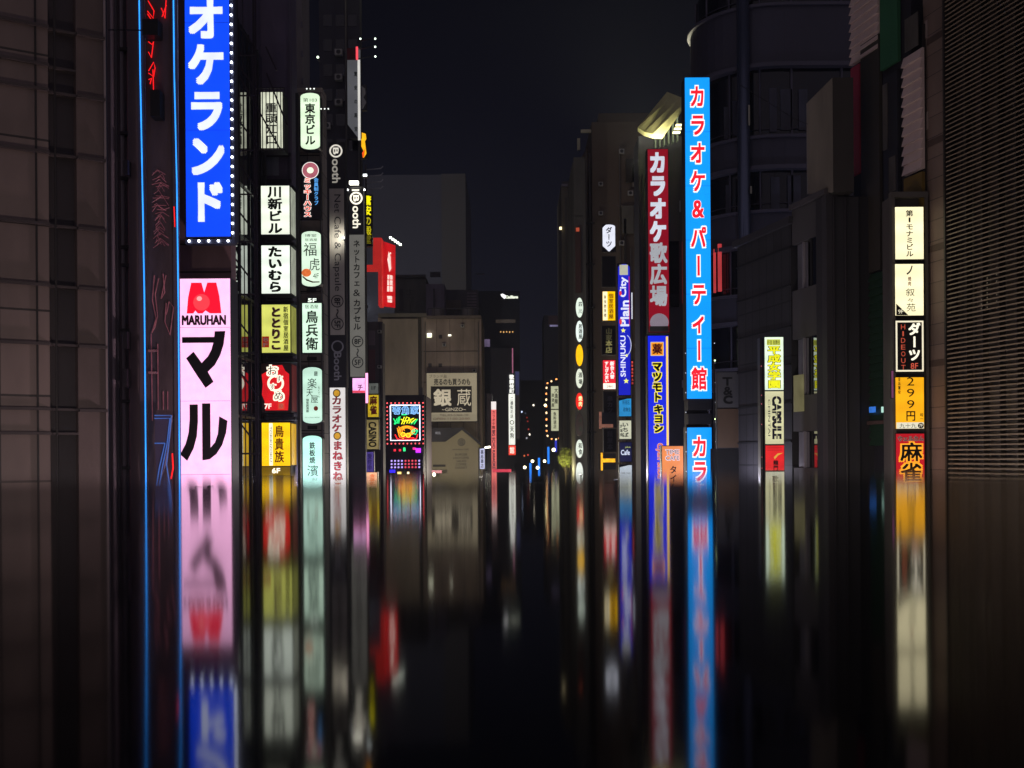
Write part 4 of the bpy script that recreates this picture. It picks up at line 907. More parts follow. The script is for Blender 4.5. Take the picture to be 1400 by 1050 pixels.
for nm, a, b_, c, d, m_ in (('pipe', 803, 210, 805, 640, matte('#4c4640')), ('pipe', 808, 210, 809.5, 640, matte('#39342f')), ('window_recess', 858, 218, 870, 250, matte('#28241f')), ('awning', 867, 228, 881, 256, matte('#6a655a')), ('plant_box', 852, 282, 868, 320, matte('#605e54')),
                            ('pipe', 855, 300, 858, 640, matte('#34302c')), ('roof_edge', 797, 178, 811, 182, matte('#8f8c78')), ('roof_edge', 792, 190, 796, 206, matte('#8f8c78'))):
    bm = bmesh.new(); box(bm, rx(a), rx(c), -0.3, -0.003, P((a+c)/2, d, 120).z, P((a+c)/2, b_, 120).z); obj(nm, bm, m_, r)
for y in (305, 361, 420, 475, 535, 590):
    bm = bmesh.new(); box(bm, rx(800), rx(815), -0.45, -0.303, P(806, y+2, 120).z, P(806, y, 120).z); obj('pipe_clamp', bm, matte('#1c1a1a'), r)
facade('grey_side_wall', 'plain dark grey side wall behind the row of oval signs', 787, 803, 215, 118, 12, matte('#4c4b47', 0.85), feats=[('joint', 787, y, 799, y+0.8, 0.05, matte('#2a2a2a')) for y in (295, 372, 450, 530, 610)] + [('vertical_sign', 788.5, 314, 796, 400, 0.2, matte('#402a26')), ('red_lamp', 789.5, 312, 794, 317, 0.3, glow('#b04a30', 0.7, 0))])
OV = 'column of oval lightboxes on the right of the far street'
for i, (y0, y1, hx, s_, lb, tx) in enumerate(((407, 434, '#dfeedd', 0.95, 'oval white lightbox, topmost of the oval column', '四川'), (438.5, 467.5, '#e4f2ea', 0.95, 'oval white lightbox with the busiest lettering, above the yellow oval', '居酒屋'), (471, 500.5, '#f8bc08', 1.0, 'oval plain yellow lightbox in the column', ''),
                                              (504, 530.5, '#d8dfcc', 0.9, 'oval off-white lightbox just below the yellow oval', '酒場'), (537, 560, '#e02418', 0.95, 'oval red lightbox in the column', '焼肉'), (565, 596, '#3a2a26', 0.2, 'oval unlit brown lightbox below the red one', '串焼'), (601, 626, '#c8d4c8', 0.9, 'oval white lightbox second from the bottom', '和食'), (632, 662, '#b8c4c0', 0.85, 'oval pale lightbox at the bottom of the column', ''))):
    lay = [('v', glow('#fff2b0', 1.0, 0) if i == 4 else ink('#26332a'), tx, 793.5, y0+4, y1-4, 5.2, 0.02)] if tx else []
    sign('oval_lightbox', lb, 787.3, y0, 797.2, y1, 110, 0.5, glow(hx, s_, 0.12, 1.5), lay, group=OV, shape='oval', margin=0.7)

sign('tall_round_lightbox', 'white lightbox with cut upper corner, katakana and a dark fan at its foot', 824, 307, 841, 343.5, 90, 0.5, glow('#dfe2f0', 0.95, 0.12, 1.2),
     [('v', ink('#1e2634'), 'ダーツ', 832.5, 310, 338, 9, 0.02), ('polys', matte('#1d1a1c'), [[(823.5, 306.5), (829, 306.5), (823.5, 312)], [(823.5, 336), (828, 340), (832.5, 344.5), (823, 344.5)], [(841.5, 336), (837, 340), (832.5, 344.5), (842, 344.5)]])], shape='arch', r=3)
sign('yellow_lightbox', 'yellow lightbox with a white left half and tiny orange kanji', 824, 398.5, 841, 438, 90, 0.5, glow('#ffc400', 1.0, 0.1, 1.0),
     [('rect', glow('#fff3c8', 1.0, 0.1), 824.2, 398.7, 830.5, 437.8), ('v', ink('#b86a10'), '個室居酒屋', 835.5, 401, 436, 7, 0.02), ('v', ink('#c09848'), '宴会飲放題', 827.3, 403, 434, 3.2, 0.0)])
sign('dark_brush_sign', 'black unlit sign with faint gold brush kanji between the yellow and red lightboxes', 824, 446, 841, 484, 90, 0.5, matte('#1d1818'),
     [('v', glow('#5e5a3c', 0.5, 0), '山家', 832.5, 448, 466, 9, 0.02), ('v', glow('#a8a064', 0.6, 0), '本店', 832.5, 465, 483, 9.5, 0.02)])
sign('blank_dark_sign', 'blank black panel under the katakana lightbox with the fan', 824, 351, 841, 391, 90, 0.5, matte('#17161c'))
sign('red_lightbox', 'small red lightbox with two columns of white kana and a white foot', 824.5, 492.5, 841.5, 532, 90, 0.5, glow('#e02432', 0.95, 0.12, 1.0),
     [('v', glow('#ffe6e0', 1.0, 0), '新台入替', 837, 494, 518, 5.6, 0.05), ('v', glow('#ffe6e0', 1.0, 0), 'すしざんまい', 829.5, 494, 523, 5.6, 0.05), ('rect', glow('#fff0e0', 1.1, 0), 824.6, 524, 841.4, 531.9), ('h', ink('#c89870'), '24H', 829, 526, 837, 530.5, 0.0)])
sign('dark_kanji_sign', 'dim dark sign with faint grey kanji in a column, right above the bulb bracket', 826, 536, 842, 584, 90, 0.5, matte('#2a2828'), [('v', matte('#56525a'), '串カツ田中', 834, 541, 581, 8, 0.02)])
sign('dark_kanji_sign', 'dim dark sign with faint grey kanji just above the yellow T-shaped light', 826, 587, 842, 617, 90, 0.5, matte('#242222'), [('v', matte('#4a464c'), '麺屋本', 834, 589, 615, 8, 0.02)])
for nm, lb, pls, hx in (('bracket_light', 'dim copper L-shaped light bracket beside the dark kanji signs', [(819, 563, 822.5, 586), (822.5, 580, 838, 584.5)], '#a8705c'), ('bracket_light', 'yellow T-shaped light bracket low beside the blue strip sign', [(821.5, 619, 824, 643), (824, 627, 841, 632)], '#ffb818')):
    F = Frame(819, 842, pls[0][1], pls[0][3], 88); r = thing(nm, lb, 'light', F.loc)
    bm = bmesh.new()
    for a, b_, c, d in pls: box(bm, F.x(a), F.x(c), -0.1, 0.05, F.z(d), F.z(b_))
    obj('light_tube', bm, glow(hx, 1.1 if 'T-' in lb else 0.55, 0.4, 6), r)
    bm = bmesh.new(); box(bm, F.x(818), F.x(842), 0.053, 0.15, F.z(pls[0][3]-1), F.z(pls[0][1]+1)); obj('backing', bm, METAL(), r)

# blue vertical strip with rotated writing
NV = glow('#1a22c0', 0.85, 0.15, 0.4)
star = lambda cx, cy, r_: [(cx+(r_ if k % 2 == 0 else r_*0.42)*math.sin(k*PI/5), cy-(r_ if k % 2 == 0 else r_*0.42)*math.cos(k*PI/5)) for k in range(10)]
WW = glow('#dfe2f4', 0.95, 0.1)
arc = [(856+7*math.cos(t_), 472+14*math.sin(t_)) for t_ in [(-1.4+i*0.28) for i in range(11)]]
arc2 = [(856+6*math.cos(t_), 472+13*math.sin(t_)) for t_ in [(1.4-i*0.28) for i in range(11)]]
sign('blue_strip_sign', 'deep blue vertical sign with white lettering reading upwards and yellow stars', 845.5, 361, 861.5, 540, 84, 0.7, NV,
     [('polys', matte('#12163a'), [[(845, 360), (853, 360), (845, 365)], [(862, 360), (855, 360), (862, 365)]]), ('rect', glow('#c8c8b4', 0.7, 0.1), 847.5, 362, 859, 376), ('rect', glow('#c02048', 0.9, 0), 860, 378, 861, 445),
      ('u', WW, 'City', 847.5, 379, 859, 406, 0.03), ('u', WW, 'Plain', 848.5, 411, 860, 446, 0.03), ('disc', glow('#e03040', 0.9, 0), 848.5, 401, 1.8, 3.2), ('disc', glow('#e03040', 0.9, 0), 848.5, 440, 1.8, 4),
      ('u', WW, 'SHINJUKU', 848, 459, 857, 515, 0.02), ('polys', glow('#f0f070', 1.0, 0), [star(852, 452, 3.6), star(856.5, 486, 2.4), star(855.5, 521, 4)]), ('poly', glow('#c8ccec', 0.8, 0), arc+arc2)])
CY = glow('#2a8cc8', 0.85, 0.3, 0.9)
sign('slanted_panel_sign', 'light blue slanted-edge panel under the blue sign with stars', 846.5, 545, 863, 569, 84, 0.6, CY, [('h', ink('#184a7c'), '新宿区', 851, 547, 861, 553, 0.0), ('h', ink('#184a7c'), '歌舞伎', 852, 557, 862, 563, 0.0), ('polys', matte('#101428'), [[(846, 544), (862, 544), (846, 548)]])])
sign('slanted_panel_sign', 'cream slanted-edge panel with brush writing between light blue and navy panels', 847, 575, 863, 600, 84, 0.6, glow('#cfd0b6', 0.8, 0.15), [('v', ink('#2c3a34'), 'いちば', 855, 577, 598, 9, 0.0), ('v', ink('#3c4a44'), '炉端焼', 849.5, 580, 597, 3.4, 0.0)])
sign('slanted_panel_sign', 'navy slanted-edge panel with small white script', 847.5, 605, 863.5, 631, 84, 0.6, glow('#14184c', 0.6, 0.1), [('h', glow('#c8d0e4', 0.9, 0), 'Cafe', 849, 615, 861, 622, 0.02), ('h', glow('#a8b468', 0.8, 0), 'plus', 855, 610, 862, 613, 0.02)])
sign('slanted_panel_sign', 'pale grey panel, lowest of the slanted-edge panels', 847.5, 636, 864, 690, 84, 0.6, glow('#b8c2cc', 0.8, 0.15), [('h', ink('#5a6470'), 'TIME CAFE', 849.5, 646, 862, 648, 0.0), ('polys', matte('#101428'), [[(847, 635), (864, 635), (847, 639)]])])
sign('thin_white_strip', 'thin white vertical light to the right of the blue sign with stars', 863.2, 400, 864.8, 436, 84, 0.2, glow('#d8dce8', 0.8, 0.2), cat='light', margin=0)
sign('thin_red_strip', 'row of tiny white and red characters in a thin dark strip', 863.2, 492, 865.8, 527, 84, 0.2, matte('#1a181c'), [('v', glow('#e0504a', 0.9, 0.4, 8), '無料案内所入口', 864.5, 493, 526, 2.3, 0.04)], margin=0)

# dark block and canopy
facade('navy_block', 'dark navy block behind the red and cyan signs under the lit canopy', 876, 942, 186, 77, 3, matte('#2c2c38', 0.7), feats=
    [('fin', 897+k*6, 163-k*5, 899+k*6, 205-k*2, 0.5, matte('#5f6a60', 0.6)) for k in range(6)] + [('pipe', 879.5, 240, 882, 640, 0.3, matte('#22222c')), ('sill_lamp', 931, 275, 933, 290, 0.2, matte('#6c7080')), ('window', 916, 330, 930, 420, 0.05, GD), ('small_plate', 933, 520, 937, 530, 0.3, matte('#8c8894')), ('red_strip', 934.5, 330, 936.5, 415, 0.5, glow('#a01c38', 0.45, 0.5, 2))])
r = thing('lit_canopy', 'curved cream canopy glowing yellow, high above the red vertical sign', 'canopy', (0, 0, 0))
def c3(px, py, D_): q = P(px, py, D_); return (q.x, q.y, q.z)
bm = bmesh.new()
prof = [(0, 0, 0), (0.35, 0.12, 0.5)]
A = [c3(872, 180, 68), c3(881, 186, 68.6), c3(892, 189, 69.5), c3(905, 190, 71), ]
B = [c3(912, 131, 74.5), c3(920, 134, 75), c3(930, 138, 75.6), c3(941, 140, 76.5)]
va = [bm.verts.new(q) for q in A]; vb = [bm.verts.new(q) for q in B]; va2 = [bm.verts.new((q[0], q[1], q[2]+0.25)) for q in A]; vb2 = [bm.verts.new((q[0], q[1], q[2]+0.25)) for q in B]
for i in range(3):
    bm.faces.new((va[i], va[i+1], vb[i+1], vb[i])); bm.faces.new((va2[i], vb2[i], vb2[i+1], va2[i+1])); bm.faces.new((va[i], va2[i], va2[i+1], va[i+1])); bm.faces.new((vb[i], vb[i+1], vb2[i+1], vb2[i]))
bm.faces.new((va[0], vb[0], vb2[0], va2[0])); bm.faces.new((va[3], va2[3], vb2[3], vb[3]))
obj('soffit', bm, matte('#c9c48c', 0.6, 0.15, 0.5), r)
for k in range(3):
    q = c3(931-k*2, 172+k*5, 74); bm = bmesh.new(); box(bm, q[0]-0.35, q[0]+0.1, q[1]-0.3, q[1], q[2]-0.04, q[2]+0.03); obj('lamp', bm, glow('#fff6c0', 1.3, 0), r)
ld = bpy.data.lights.new('added_canopy_fill', 'AREA'); ld.energy = 3600; ld.spread = math.radians(130); ld.color = (1.0, 0.96, 0.66); ld.shape = 'RECTANGLE'; ld.size = 3.0; ld.size_y = 2.5  # added unseen area light, brightens the soffit from below
lo = bpy.data.objects.new('added_canopy_fill', ld); COL.objects.link(lo); lo.parent = r; lo.location = c3(897, 236, 70.6); lo.rotation_euler = (PI, 0, 0)

# red and blue verticals
RDK = glow('#8e0c20', 0.75, 0.15, 0.3); LGR = glow('#c9ccd6', 0.62, 0.15, 0.6)
sign('red_karaoke_sign', 'dark red vertical sign with big pale katakana and kanji, a pale disc at its foot', 886.5, 204, 914, 454, 66, 0.9, RDK,
     [('v', glow('#cfd4e0', 0.85, 0.15, 0.6), 'カラオケ', 899.8, 206.5, 332, 23.5, 0.055), ('v', glow('#c4c8ce', 0.68, 0.15, 0.6), '歌広場', 900, 331, 419, 24, 0.035), ('disc', glow('#b0a2b0', 0.5, 0.2, 1), 900.5, 441, 12.8, 12.5), ('rect', matte('#5c5c50'), 887, 446, 913.5, 454)])
YB = glow('#f2e020', 1.0, 0.1); KB2 = ink('#0b0a08')
lay = [('rect', glow('#f4c860', 1.0, 0), 911.5, 460, 914.5, 790), ('rect', glow('#d8c890', 0.8, 0), 890.5, 467.5, 908.5, 486.5), ('rect', glow('#f0901c', 0.95, 0), 891.5, 468.5, 907.5, 485.5), ('h', ink('#a81c10'), '薬', 893, 470, 906, 484, 0.03),
       ('v', YB, 'マツモト', 899, 494, 550, 13.5, 0.13), ('v', KB2, 'マツモト', 899, 494, 550, 13, 0.055), ('v', YB, 'キヨシ', 900.5, 553, 592, 13.5, 0.13), ('v', KB2, 'キヨシ', 900.5, 553, 592, 13, 0.055), ('r', glow('#e8a890', 0.8, 0), 'Cyan Shou', 896.3, 606, 906.5, 654, 0.05), ('r', glow('#c81c1c', 0.9, 0), 'Cyan Shou', 897, 606.5, 906, 653.5, 0.0)]
sign('blue_drugstore_sign', 'bright blue vertical sign with black-on-yellow katakana and a yellow right edge', 887, 459, 915, 790, 65.8, 0.9, glow('#1224d8', 0.95, 0.12, 0.4), lay)
sign('time_cafe_sign', 'orange box sign with white outlined capitals between the blue and cyan signs', 905.5, 610, 934, 668, 60, 0.7, glow('#e88848', 0.9, 0.25, 0.6),
     [('h', glow('#e8dce8', 0.85, 0), 'TIME', 910, 614.5, 929, 621, 0.05), ('h', ink('#8a4a50'), 'TIME', 910.6, 615, 928.5, 620.5, -0.005), ('h', glow('#e8dce8', 0.85, 0), 'CAFE', 910, 623, 929, 629.5, 0.05), ('h', ink('#8a4a50'), 'CAFE', 910.6, 623.5, 928.5, 629, -0.005), ('v', ink('#3a2c34'), 'タイム', 920.5, 636, 672, 10, 0.0)])

# cyan karaoke sign
CYN = glow('#0a94f4', 1.0, 0.07, 0.4); RR = glow('#e81c2c', 0.95, 0); WB = glow('#eef4ff', 1.05, 0)
chars = 'カラオケ&パーティー館'
def two(s, cx, ya, yb, wpx): return [('v', WB, s, cx, ya, yb, wpx, 0.085), ('v', RR, s, cx, ya, yb, wpx, 0.03)]
sign('cyan_karaoke_sign', 'very tall cyan vertical sign with red white-edged katakana on the right of the street', 938, 106, 971.5, 545, 50, 0.9, CYN, [('rect', ink('#1c6ca8'), 938, y, 971.5, y+0.4) for y in (180, 254, 328, 402, 476)] + two(chars, 954.5, 113, 537, 22), group=None)
sign('cyan_karaoke_sign', 'short lower cyan sign with two red katakana below the very tall one', 940.5, 584.5, 973.5, 800, 50, 0.9, CYN, two('カラオケ館', 957, 594, 760, 22))
r = thing('sign_spine', 'dark steel spine between the upper and lower cyan signs', 'mast', (P(955, HZ, 50.5).x, 50.5, 0))
bm = bmesh.new(); box(bm, -0.45, 0.45, 0.45, 1.0, 0, 21.5); obj('post', bm, matte('#1a1a24', 0.6), r)
for y in (547, 566):
    z = P(956, y, 50.5).z; bm = bmesh.new(); box(bm, -0.5, 0.5, -0.45, 0.44, z-0.45, z); obj('crossbeam', bm, matte('#1c1c26', 0.6), r)
for k in range(14):
    bm = bmesh.new(); bmesh.ops.create_icosphere(bm, subdivisions=1, radius=0.025)
    o = obj('tiny_lamp', bm, glow('#d0d4e8', 0.9, 0), r); s_ = 1 if k % 2 else -1; o.location = (s_*0.62, -0.6, 5.4+k*0.42)

# ================================================================== curved building
DB = matte('#3b3a47', 0.55, 0.25, 0.3, 0.1); DB2 = matte('#4e4c5a', 0.45, 0.2, 0.4, 0.05)
CX, CY_ = P(1052, HZ, 62).x, 62.0
r = thing('curved_building', 'dark building with a rounded glass corner and stacked curved balconies', 'building', (CX, CY_, 0))
bm = bmesh.new(); cyl(bm, 0, 0, 0, 30, 3.7, 48); obj('glass_drum', bm, glass('#0b0e1a', 0.05, 1.5), r, False)
bm = bmesh.new(); box(bm, 0.003, 14, -3.68, 3, 0, 30); obj('glass_front', bm, glass('#0b0e1a', 0.05, 1.5), r)
for (ya, yb) in ((6, 88), (186, 228), (288, 335), (402, 440), (503, 530)):
    z1, z0 = P(1050, ya, 58).z, P(1050, yb, 58).z
    bm = bmesh.new(); cyl(bm, 0, 0, z0, z1, 4.0, 48); obj('curved_spandrel', bm, DB, r, False)
    bm = bmesh.new(); box(bm, 0.0, 14, -4.02, -3.7, z0-0.003, z1+0.003); obj('straight_spandrel', bm, DB, r)
    for z, t_ in ((z0, 0.1), (z1, 0.07)):
        bm = bmesh.new(); cyl(bm, 0, 0, z-t_, z+t_, 4.16, 48); box(bm, 0, 14, -4.17, -3.5, z-t_-0.002, z+t_+0.002); obj('ledge_ring', bm, DB2, r)
    bm = bmesh.new(); cyl(bm, 0, 0, z1+0.42, z1+0.46, 3.78, 48); box(bm, 0, 14, -3.80, -3.7, z1+0.42, z1+0.46); obj('transom', bm, DB, r)
for k in range(7):
    a = PI+k*0.42
    bm = bmesh.new(); cyl(bm, 3.75*math.cos(a), 3.75*math.sin(a), 0, 30, 0.05, 6); obj('mullion', bm, DB2, r)
for x in (0.4, 2.9, 5.4, 7.9):
    bm = bmesh.new(); box(bm, x-0.05, x+0.05, -3.78, -3.69, 0, 30); obj('mullion', bm, DB2, r)
bm = bmesh.new(); cyl(bm, -2.0, -3.75, 0, 30, 0.32, 16); obj('column', bm, matte('#5a6278', 0.22, 0.2, 0.6, 0, 0.8, (1, 1, 0.25), 0.6), r, True)
for a in (-3.15, -3.0):
    pass
bm = bmesh.new(); q0 = P(976, HZ, 60).x-CX
box(bm, q0-0.03, q0+0.08, -2.55, -2.4, P(980, 402, 60).z, P(980, 343, 60).z); box(bm, q0+0.16, q0+0.34, -2.75, -2.6, P(980, 401, 60).z, P(980, 337, 60).z); obj('red_lit_panel', bm, glow('#e0484c', 0.55, 0.25, 1), r)
for (px, ya, yb, wd) in ((1062, 118, 178, 10), (1080, 120, 176, 16), (1103, 120, 176, 12), (1064, 240, 284, 12), (1090, 238, 282, 18), (1056, 344, 396, 9), (1003, 135, 180, 6), (1014, 130, 178, 7), (1005, 245, 285, 7)):
    x = P(px, HZ, 58).x-CX; yy = -3.72 if x > 0 else -math.sqrt(max(0.1, 3.72**2-x*x))
    bm = bmesh.new(); box(bm, x-wd/55, x+wd/55, yy-0.06, yy+0.05, P(px, yb, 58).z, P(px, ya, 58).z); obj('curtained_pane', bm, matte('#3c3e4c', 0.4, 0.5, 1.5), r)
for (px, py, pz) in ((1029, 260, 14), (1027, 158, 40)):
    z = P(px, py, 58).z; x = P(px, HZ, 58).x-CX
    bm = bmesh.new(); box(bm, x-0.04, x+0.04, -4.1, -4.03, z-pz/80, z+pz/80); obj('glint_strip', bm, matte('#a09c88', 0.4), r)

# dark gridded side wall and window block (both on the street line of the right side)
W2 = Wall(1128, 38.16, STREET_R)
def wall_box(Wl, r_, nm, pa, pb, y0, y1, z0, z1, m_):
    sa, sb = sorted((Wl.hit(pa)[0], Wl.hit(pb)[0]))
    bm = bmesh.new(); box(bm, sa, sb, -y1, -y0, z0, z1); return obj(nm, bm, m_, r_)
zt = lambda px, py, Wl: Wl.hit(px, py)[1]
r = W2.root('gridded_wall_building', 'dark building side clad in a fine grid left of the yellow kanji pylon', 'building')
wall_box(W2, r, 'wall', 1010, 1083, 0.0, 4.0, 0, zt(1012, 337, W2), tiled('#2f2e33', '#131318', 0.62, 1.9, 0.7, 0.03, 0.1, 0.0))
for py in (365, 412, 463, 510, 558, 606):
    z = zt(1012, py, W2); wall_box(W2, r, 'floor_joint', 1010, 1083, -0.05, -0.003, z-0.03, z+0.03, matte('#17171c'))
wall_box(W2, r, 'parapet', 1008, 1086, -0.15, 0.2, zt(1012, 337, W2)+0.003, zt(1012, 337, W2)+0.25, matte('#38363c'))

r = W2.root('window_block', 'dark grey block with balcony openings and windows mirroring the pylon', 'building')
GR = matte('#4a4747', 0.8, 0.25, 0.4, 0.1)
topz = zt(1128, 268, W2)
wall_box(W2, r, 'wall', 1085, 1134, 0.35, 4.0, 0, topz, matte('#262428', 0.7))
MIR = glass('#0a0b10', 0.02, 3.2)
open_ = [(318, 385), (455, 537), (588, 640)]
zs = [(zt(1127, a, W2), zt(1127, b_, W2)) for a, b_ in open_]
zb = topz
for i, (a, b_) in enumerate(zs + [(0.01, 0.0)]):
    wall_box(W2, r, 'spandrel', 1085, 1127.5, 0.0, 0.34, a, zb, GR); zb = b_
wall_box(W2, r, 'corner_pier', 1127.5, 1134, -0.05, 0.34, 0, topz+0.02, matte('#39363a', 0.7))
for (a, b_) in zs:
    wall_box(W2, r, 'window_pane', 1111.5, 1127, 0.03, 0.05, b_+0.02, a-0.02, MIR)
    wall_box(W2, r, 'window_pane', 1088, 1102, 0.12, 0.14, b_+0.02, a-0.02, matte('#6c6a70', 0.3, 0.4, 1.5))
    wall_box(W2, r, 'window_frame', 1109.5, 1111.3, 0.0, 0.12, b_+0.01, a-0.01, matte('#17161a'))
    wall_box(W2, r, 'window_frame', 1098, 1099, 0.02, 0.11, b_+0.01, a-0.01, matte('#8a868c'))
wall_box(W2, r, 'lit_blind', 1087, 1100.5, -0.04, -0.01, zt(1090, 563, W2), zt(1090, 513, W2), glow('#8c8660', 0.4, 0.35, 1.5))
wall_box(W2, r, 'roof_edge', 1085, 1134, -0.12, 0.3, topz+0.025, topz+0.2, matte('#4a4648'))
p0 = P(1133.5, HZ, W2.hit(1133.5)[2]); p1 = P(1176, HZ, W2.hit(1133.5)[2]+0.1)
bm = bmesh.new()
q = Vector((p0.x, p0.y)) - W2.o; c, s_ = math.cos(-W2.ang), math.sin(-W2.ang)
def loc2(v): v = Vector((v.x, v.y)) - W2.o; return (v.x*c-v.y*s_, v.x*s_+v.y*c)
a0 = loc2(p0); a1 = loc2(p1)
vs = [bm.verts.new((a0[0], a0[1]-0.002, 0)), bm.verts.new((a1[0], a1[1], 0)), bm.verts.new((a1[0]+0.6, a1[1]+0.1, 0)), bm.verts.new((a0[0]+0.6, a0[1]+0.1, 0))]
vt = [bm.verts.new((v.co.x, v.co.y, topz-0.05)) for v in vs]
for i in range(4): bm.faces.new((vs[i], vs[(i+1) % 4], vt[(i+1) % 4], vt[i]))
bm.faces.new(vt); obj('end_wall', bm, matte('#302e32', 0.7, 0.3, 0.5), r)
dpx = lambda px, py: W2.hit(px, py)
for k, px in enumerate((1142, 1158)):
    q = P(px, HZ, W2.hit(1133.5)[2]-0.06); l = loc2(q)
    bm = bmesh.new(); cyl(bm, l[0], l[1], 0, topz-0.1, 0.035, 8); obj('downpipe', bm, matte('#2a2628', 0.5), r)

# beige rooftop box
F = Frame(1124, 1167, 106, 262, 37.5)
r = thing('rooftop_hoarding', 'dim beige boxed hoarding standing above the dark grey window block', 'hoarding', F.loc)
bm = bmesh.new(); slab(bm, [(F.x(1139), 0), (F.x(1167), 0), (F.x(1167), F.z(106)), (F.x(1139), F.z(106))], 0, 1.6); obj('front', bm, matte('#3a3632', 0.7), r)
bm = bmesh.new(); v = [bm.verts.new(q) for q in ((F.x(1138.6), 0, 0), (F.x(1123.5), 1.8, 0.35), (F.x(1123.5), 1.8, F.z(117)), (F.x(1138.6), 0, F.z(106)))]; bm.faces.new(v)
v2 = [bm.verts.new((q.co.x, q.co.y+0.12, q.co.z)) for q in v]; bm.faces.new(v2[::-1])
for i in range(4): bm.faces.new((v[i], v[(i+1) % 4], v2[(i+1) % 4], v2[i]))
obj('side_board', bm, matte('#7c7466', 0.7), r)
bm = bmesh.new(); tube(bm, [(F.x(1045), 4, F.z(60)), (F.x(1108), 2, F.z(138)), (F.x(1122), 1.6, F.z(150))], 0.012, 4); obj('wire', bm, METAL(), r)
bm = bmesh.new(); tube(bm, [(F.x(1142), 0.6, 0.0), (F.x(1142), 0.6, -(F.loc[2]-topz))], 0.08); tube(bm, [(F.x(1162), 0.6, 0.0), (F.x(1162), 0.6, -(F.loc[2]-topz))], 0.08); obj('leg', bm, METAL(), r)

# pylon with yellow kanji
r, F = sign('kanji_pylon', 'white pylon panel with outlined yellow kanji above the panel with capitals', 1046, 461, 1071, 533, 40, 0.5, glow('#dff2d8', 1.0, 0.1, 1.2, 0.6),
     [('rect', glow('#c4cc50', 0.9, 0.2, 4), 1048.5, 464, 1067, 472), ('h', ink('#3c4418'), '新宿 歌舞伎', 1049, 465, 1066.5, 471.5, 0.01), ('v', ink('#2e3410'), '平成女学園', 1058.3, 472.5, 531, 18, 0.07), ('v', glow('#e2e01a', 1.0, 0.1), '平成女学園', 1058.3, 472.5, 531, 17.5, 0.035)])
sign('capsule_pylon', 'cream pylon panel with dark capitals reading downwards', 1046.5, 535, 1071.5, 607, 40, 0.5, glow('#cfcda2', 0.85, 0.15, 1.2, 0.6),
     [('r', ink('#1c1c3a'), 'CAPSULE', 1056, 542, 1068, 600, 0.045), ('r', ink('#4a4a50'), 'CHINTAI', 1050, 546, 1053, 596, 0.0), ('rect', glow('#cfcda2', 0.85, 0), 1056, 561.5, 1068, 562.3), ('rect', glow('#cfcda2', 0.85, 0), 1061.4, 542, 1062.2, 600)])
sign('red_pylon', 'red pylon panel with faint gold script under the cream one', 1047, 609, 1072, 643, 40, 0.5, glow('#d4141c', 0.9, 0.3, 1.6),
     [('polys', glow('#d8a03c', 0.8, 0), [[(1058, 625), (1063, 620), (1071, 619), (1064, 622.5), (1059, 628)]]), ('v', ink('#301014'), '龍門', 1060.5, 629, 643, 7, 0.03), ('rect', glow('#b01018', 0.7, 0), 1049, 612, 1069, 612.8), ('rect', glow('#b01018', 0.7, 0), 1049, 615, 1069, 615.8)])
sign('blank_pylon', 'grey-white bottom pylon panel with small dark print', 1047.5, 645, 1072.5, 720, 40, 0.5, glow('#b8bca8', 0.75, 0.2, 1.5), [('v', ink('#3c4450'), '歌舞伎町一番街', 1060, 650, 716, 9, 0.0)])
r = thing('sign_mast', 'dark mast with tiny red lights carrying the yellow kanji pylon', 'mast', (P(1044, HZ, 40).x, 40.3, 0))
bm = bmesh.new(); box(bm, -0.06, 0.02, -0.1, 0.3, 0, P(1044, 461, 40).z); obj('post', bm, METAL(), r)
for py in (500, 540, 552, 580, 625, 640): 
    bm = bmesh.new(); bmesh.ops.create_icosphere(bm, subdivisions=1, radius=0.02); o = obj('tiny_lamp', bm, glow('#c06070', 0.8, 0), r); o.location = (-0.02, -0.13, P(1044, py, 40).z)

# T&C panel
sign('grey_letter_sign', 'unlit dark grey panel with stacked black letters right of the cyan signs', 981, 509, 1012, 557, 46, 0.3, matte('#4c4c4e', 0.5, 0.2, 1.0), [('h', ink('#111113'), 'T', 988, 516, 1001, 527, 0.03), ('h', ink('#111113'), '&', 989, 529, 1001, 540, 0.02), ('h', ink('#111113'), 'C', 989, 541, 1001, 552, 0.04)])
sign('blank_brown_panel', 'blank dull brown panel under the dark grey letter sign', 981, 559, 1012, 612, 46, 0.3, matte('#53402f', 0.6), [])
facade('service_wall', 'very dark wall strip below the blank brown panel', 980, 1013, 613, 46.4, 1.5, matte('#1b1a1c', 0.9))
r = thing('cable_mast', 'thin mast with small lamps right of the lower cyan sign', 'mast', (P(977, HZ, 48).x, 48, 0))
bm = bmesh.new(); cyl(bm, 0, 0, 0, P(977, 490, 48).z, 0.035, 8); obj('pole', bm, METAL(), r)
for py in (493, 573): bm = bmesh.new(); bmesh.ops.create_icosphere(bm, subdivisions=1, radius=0.04); o = obj('lamp', bm, glow('#d8f0b0', 2.5, 0), r); o.location = (0.03, -0.06, P(977, py, 48).z)

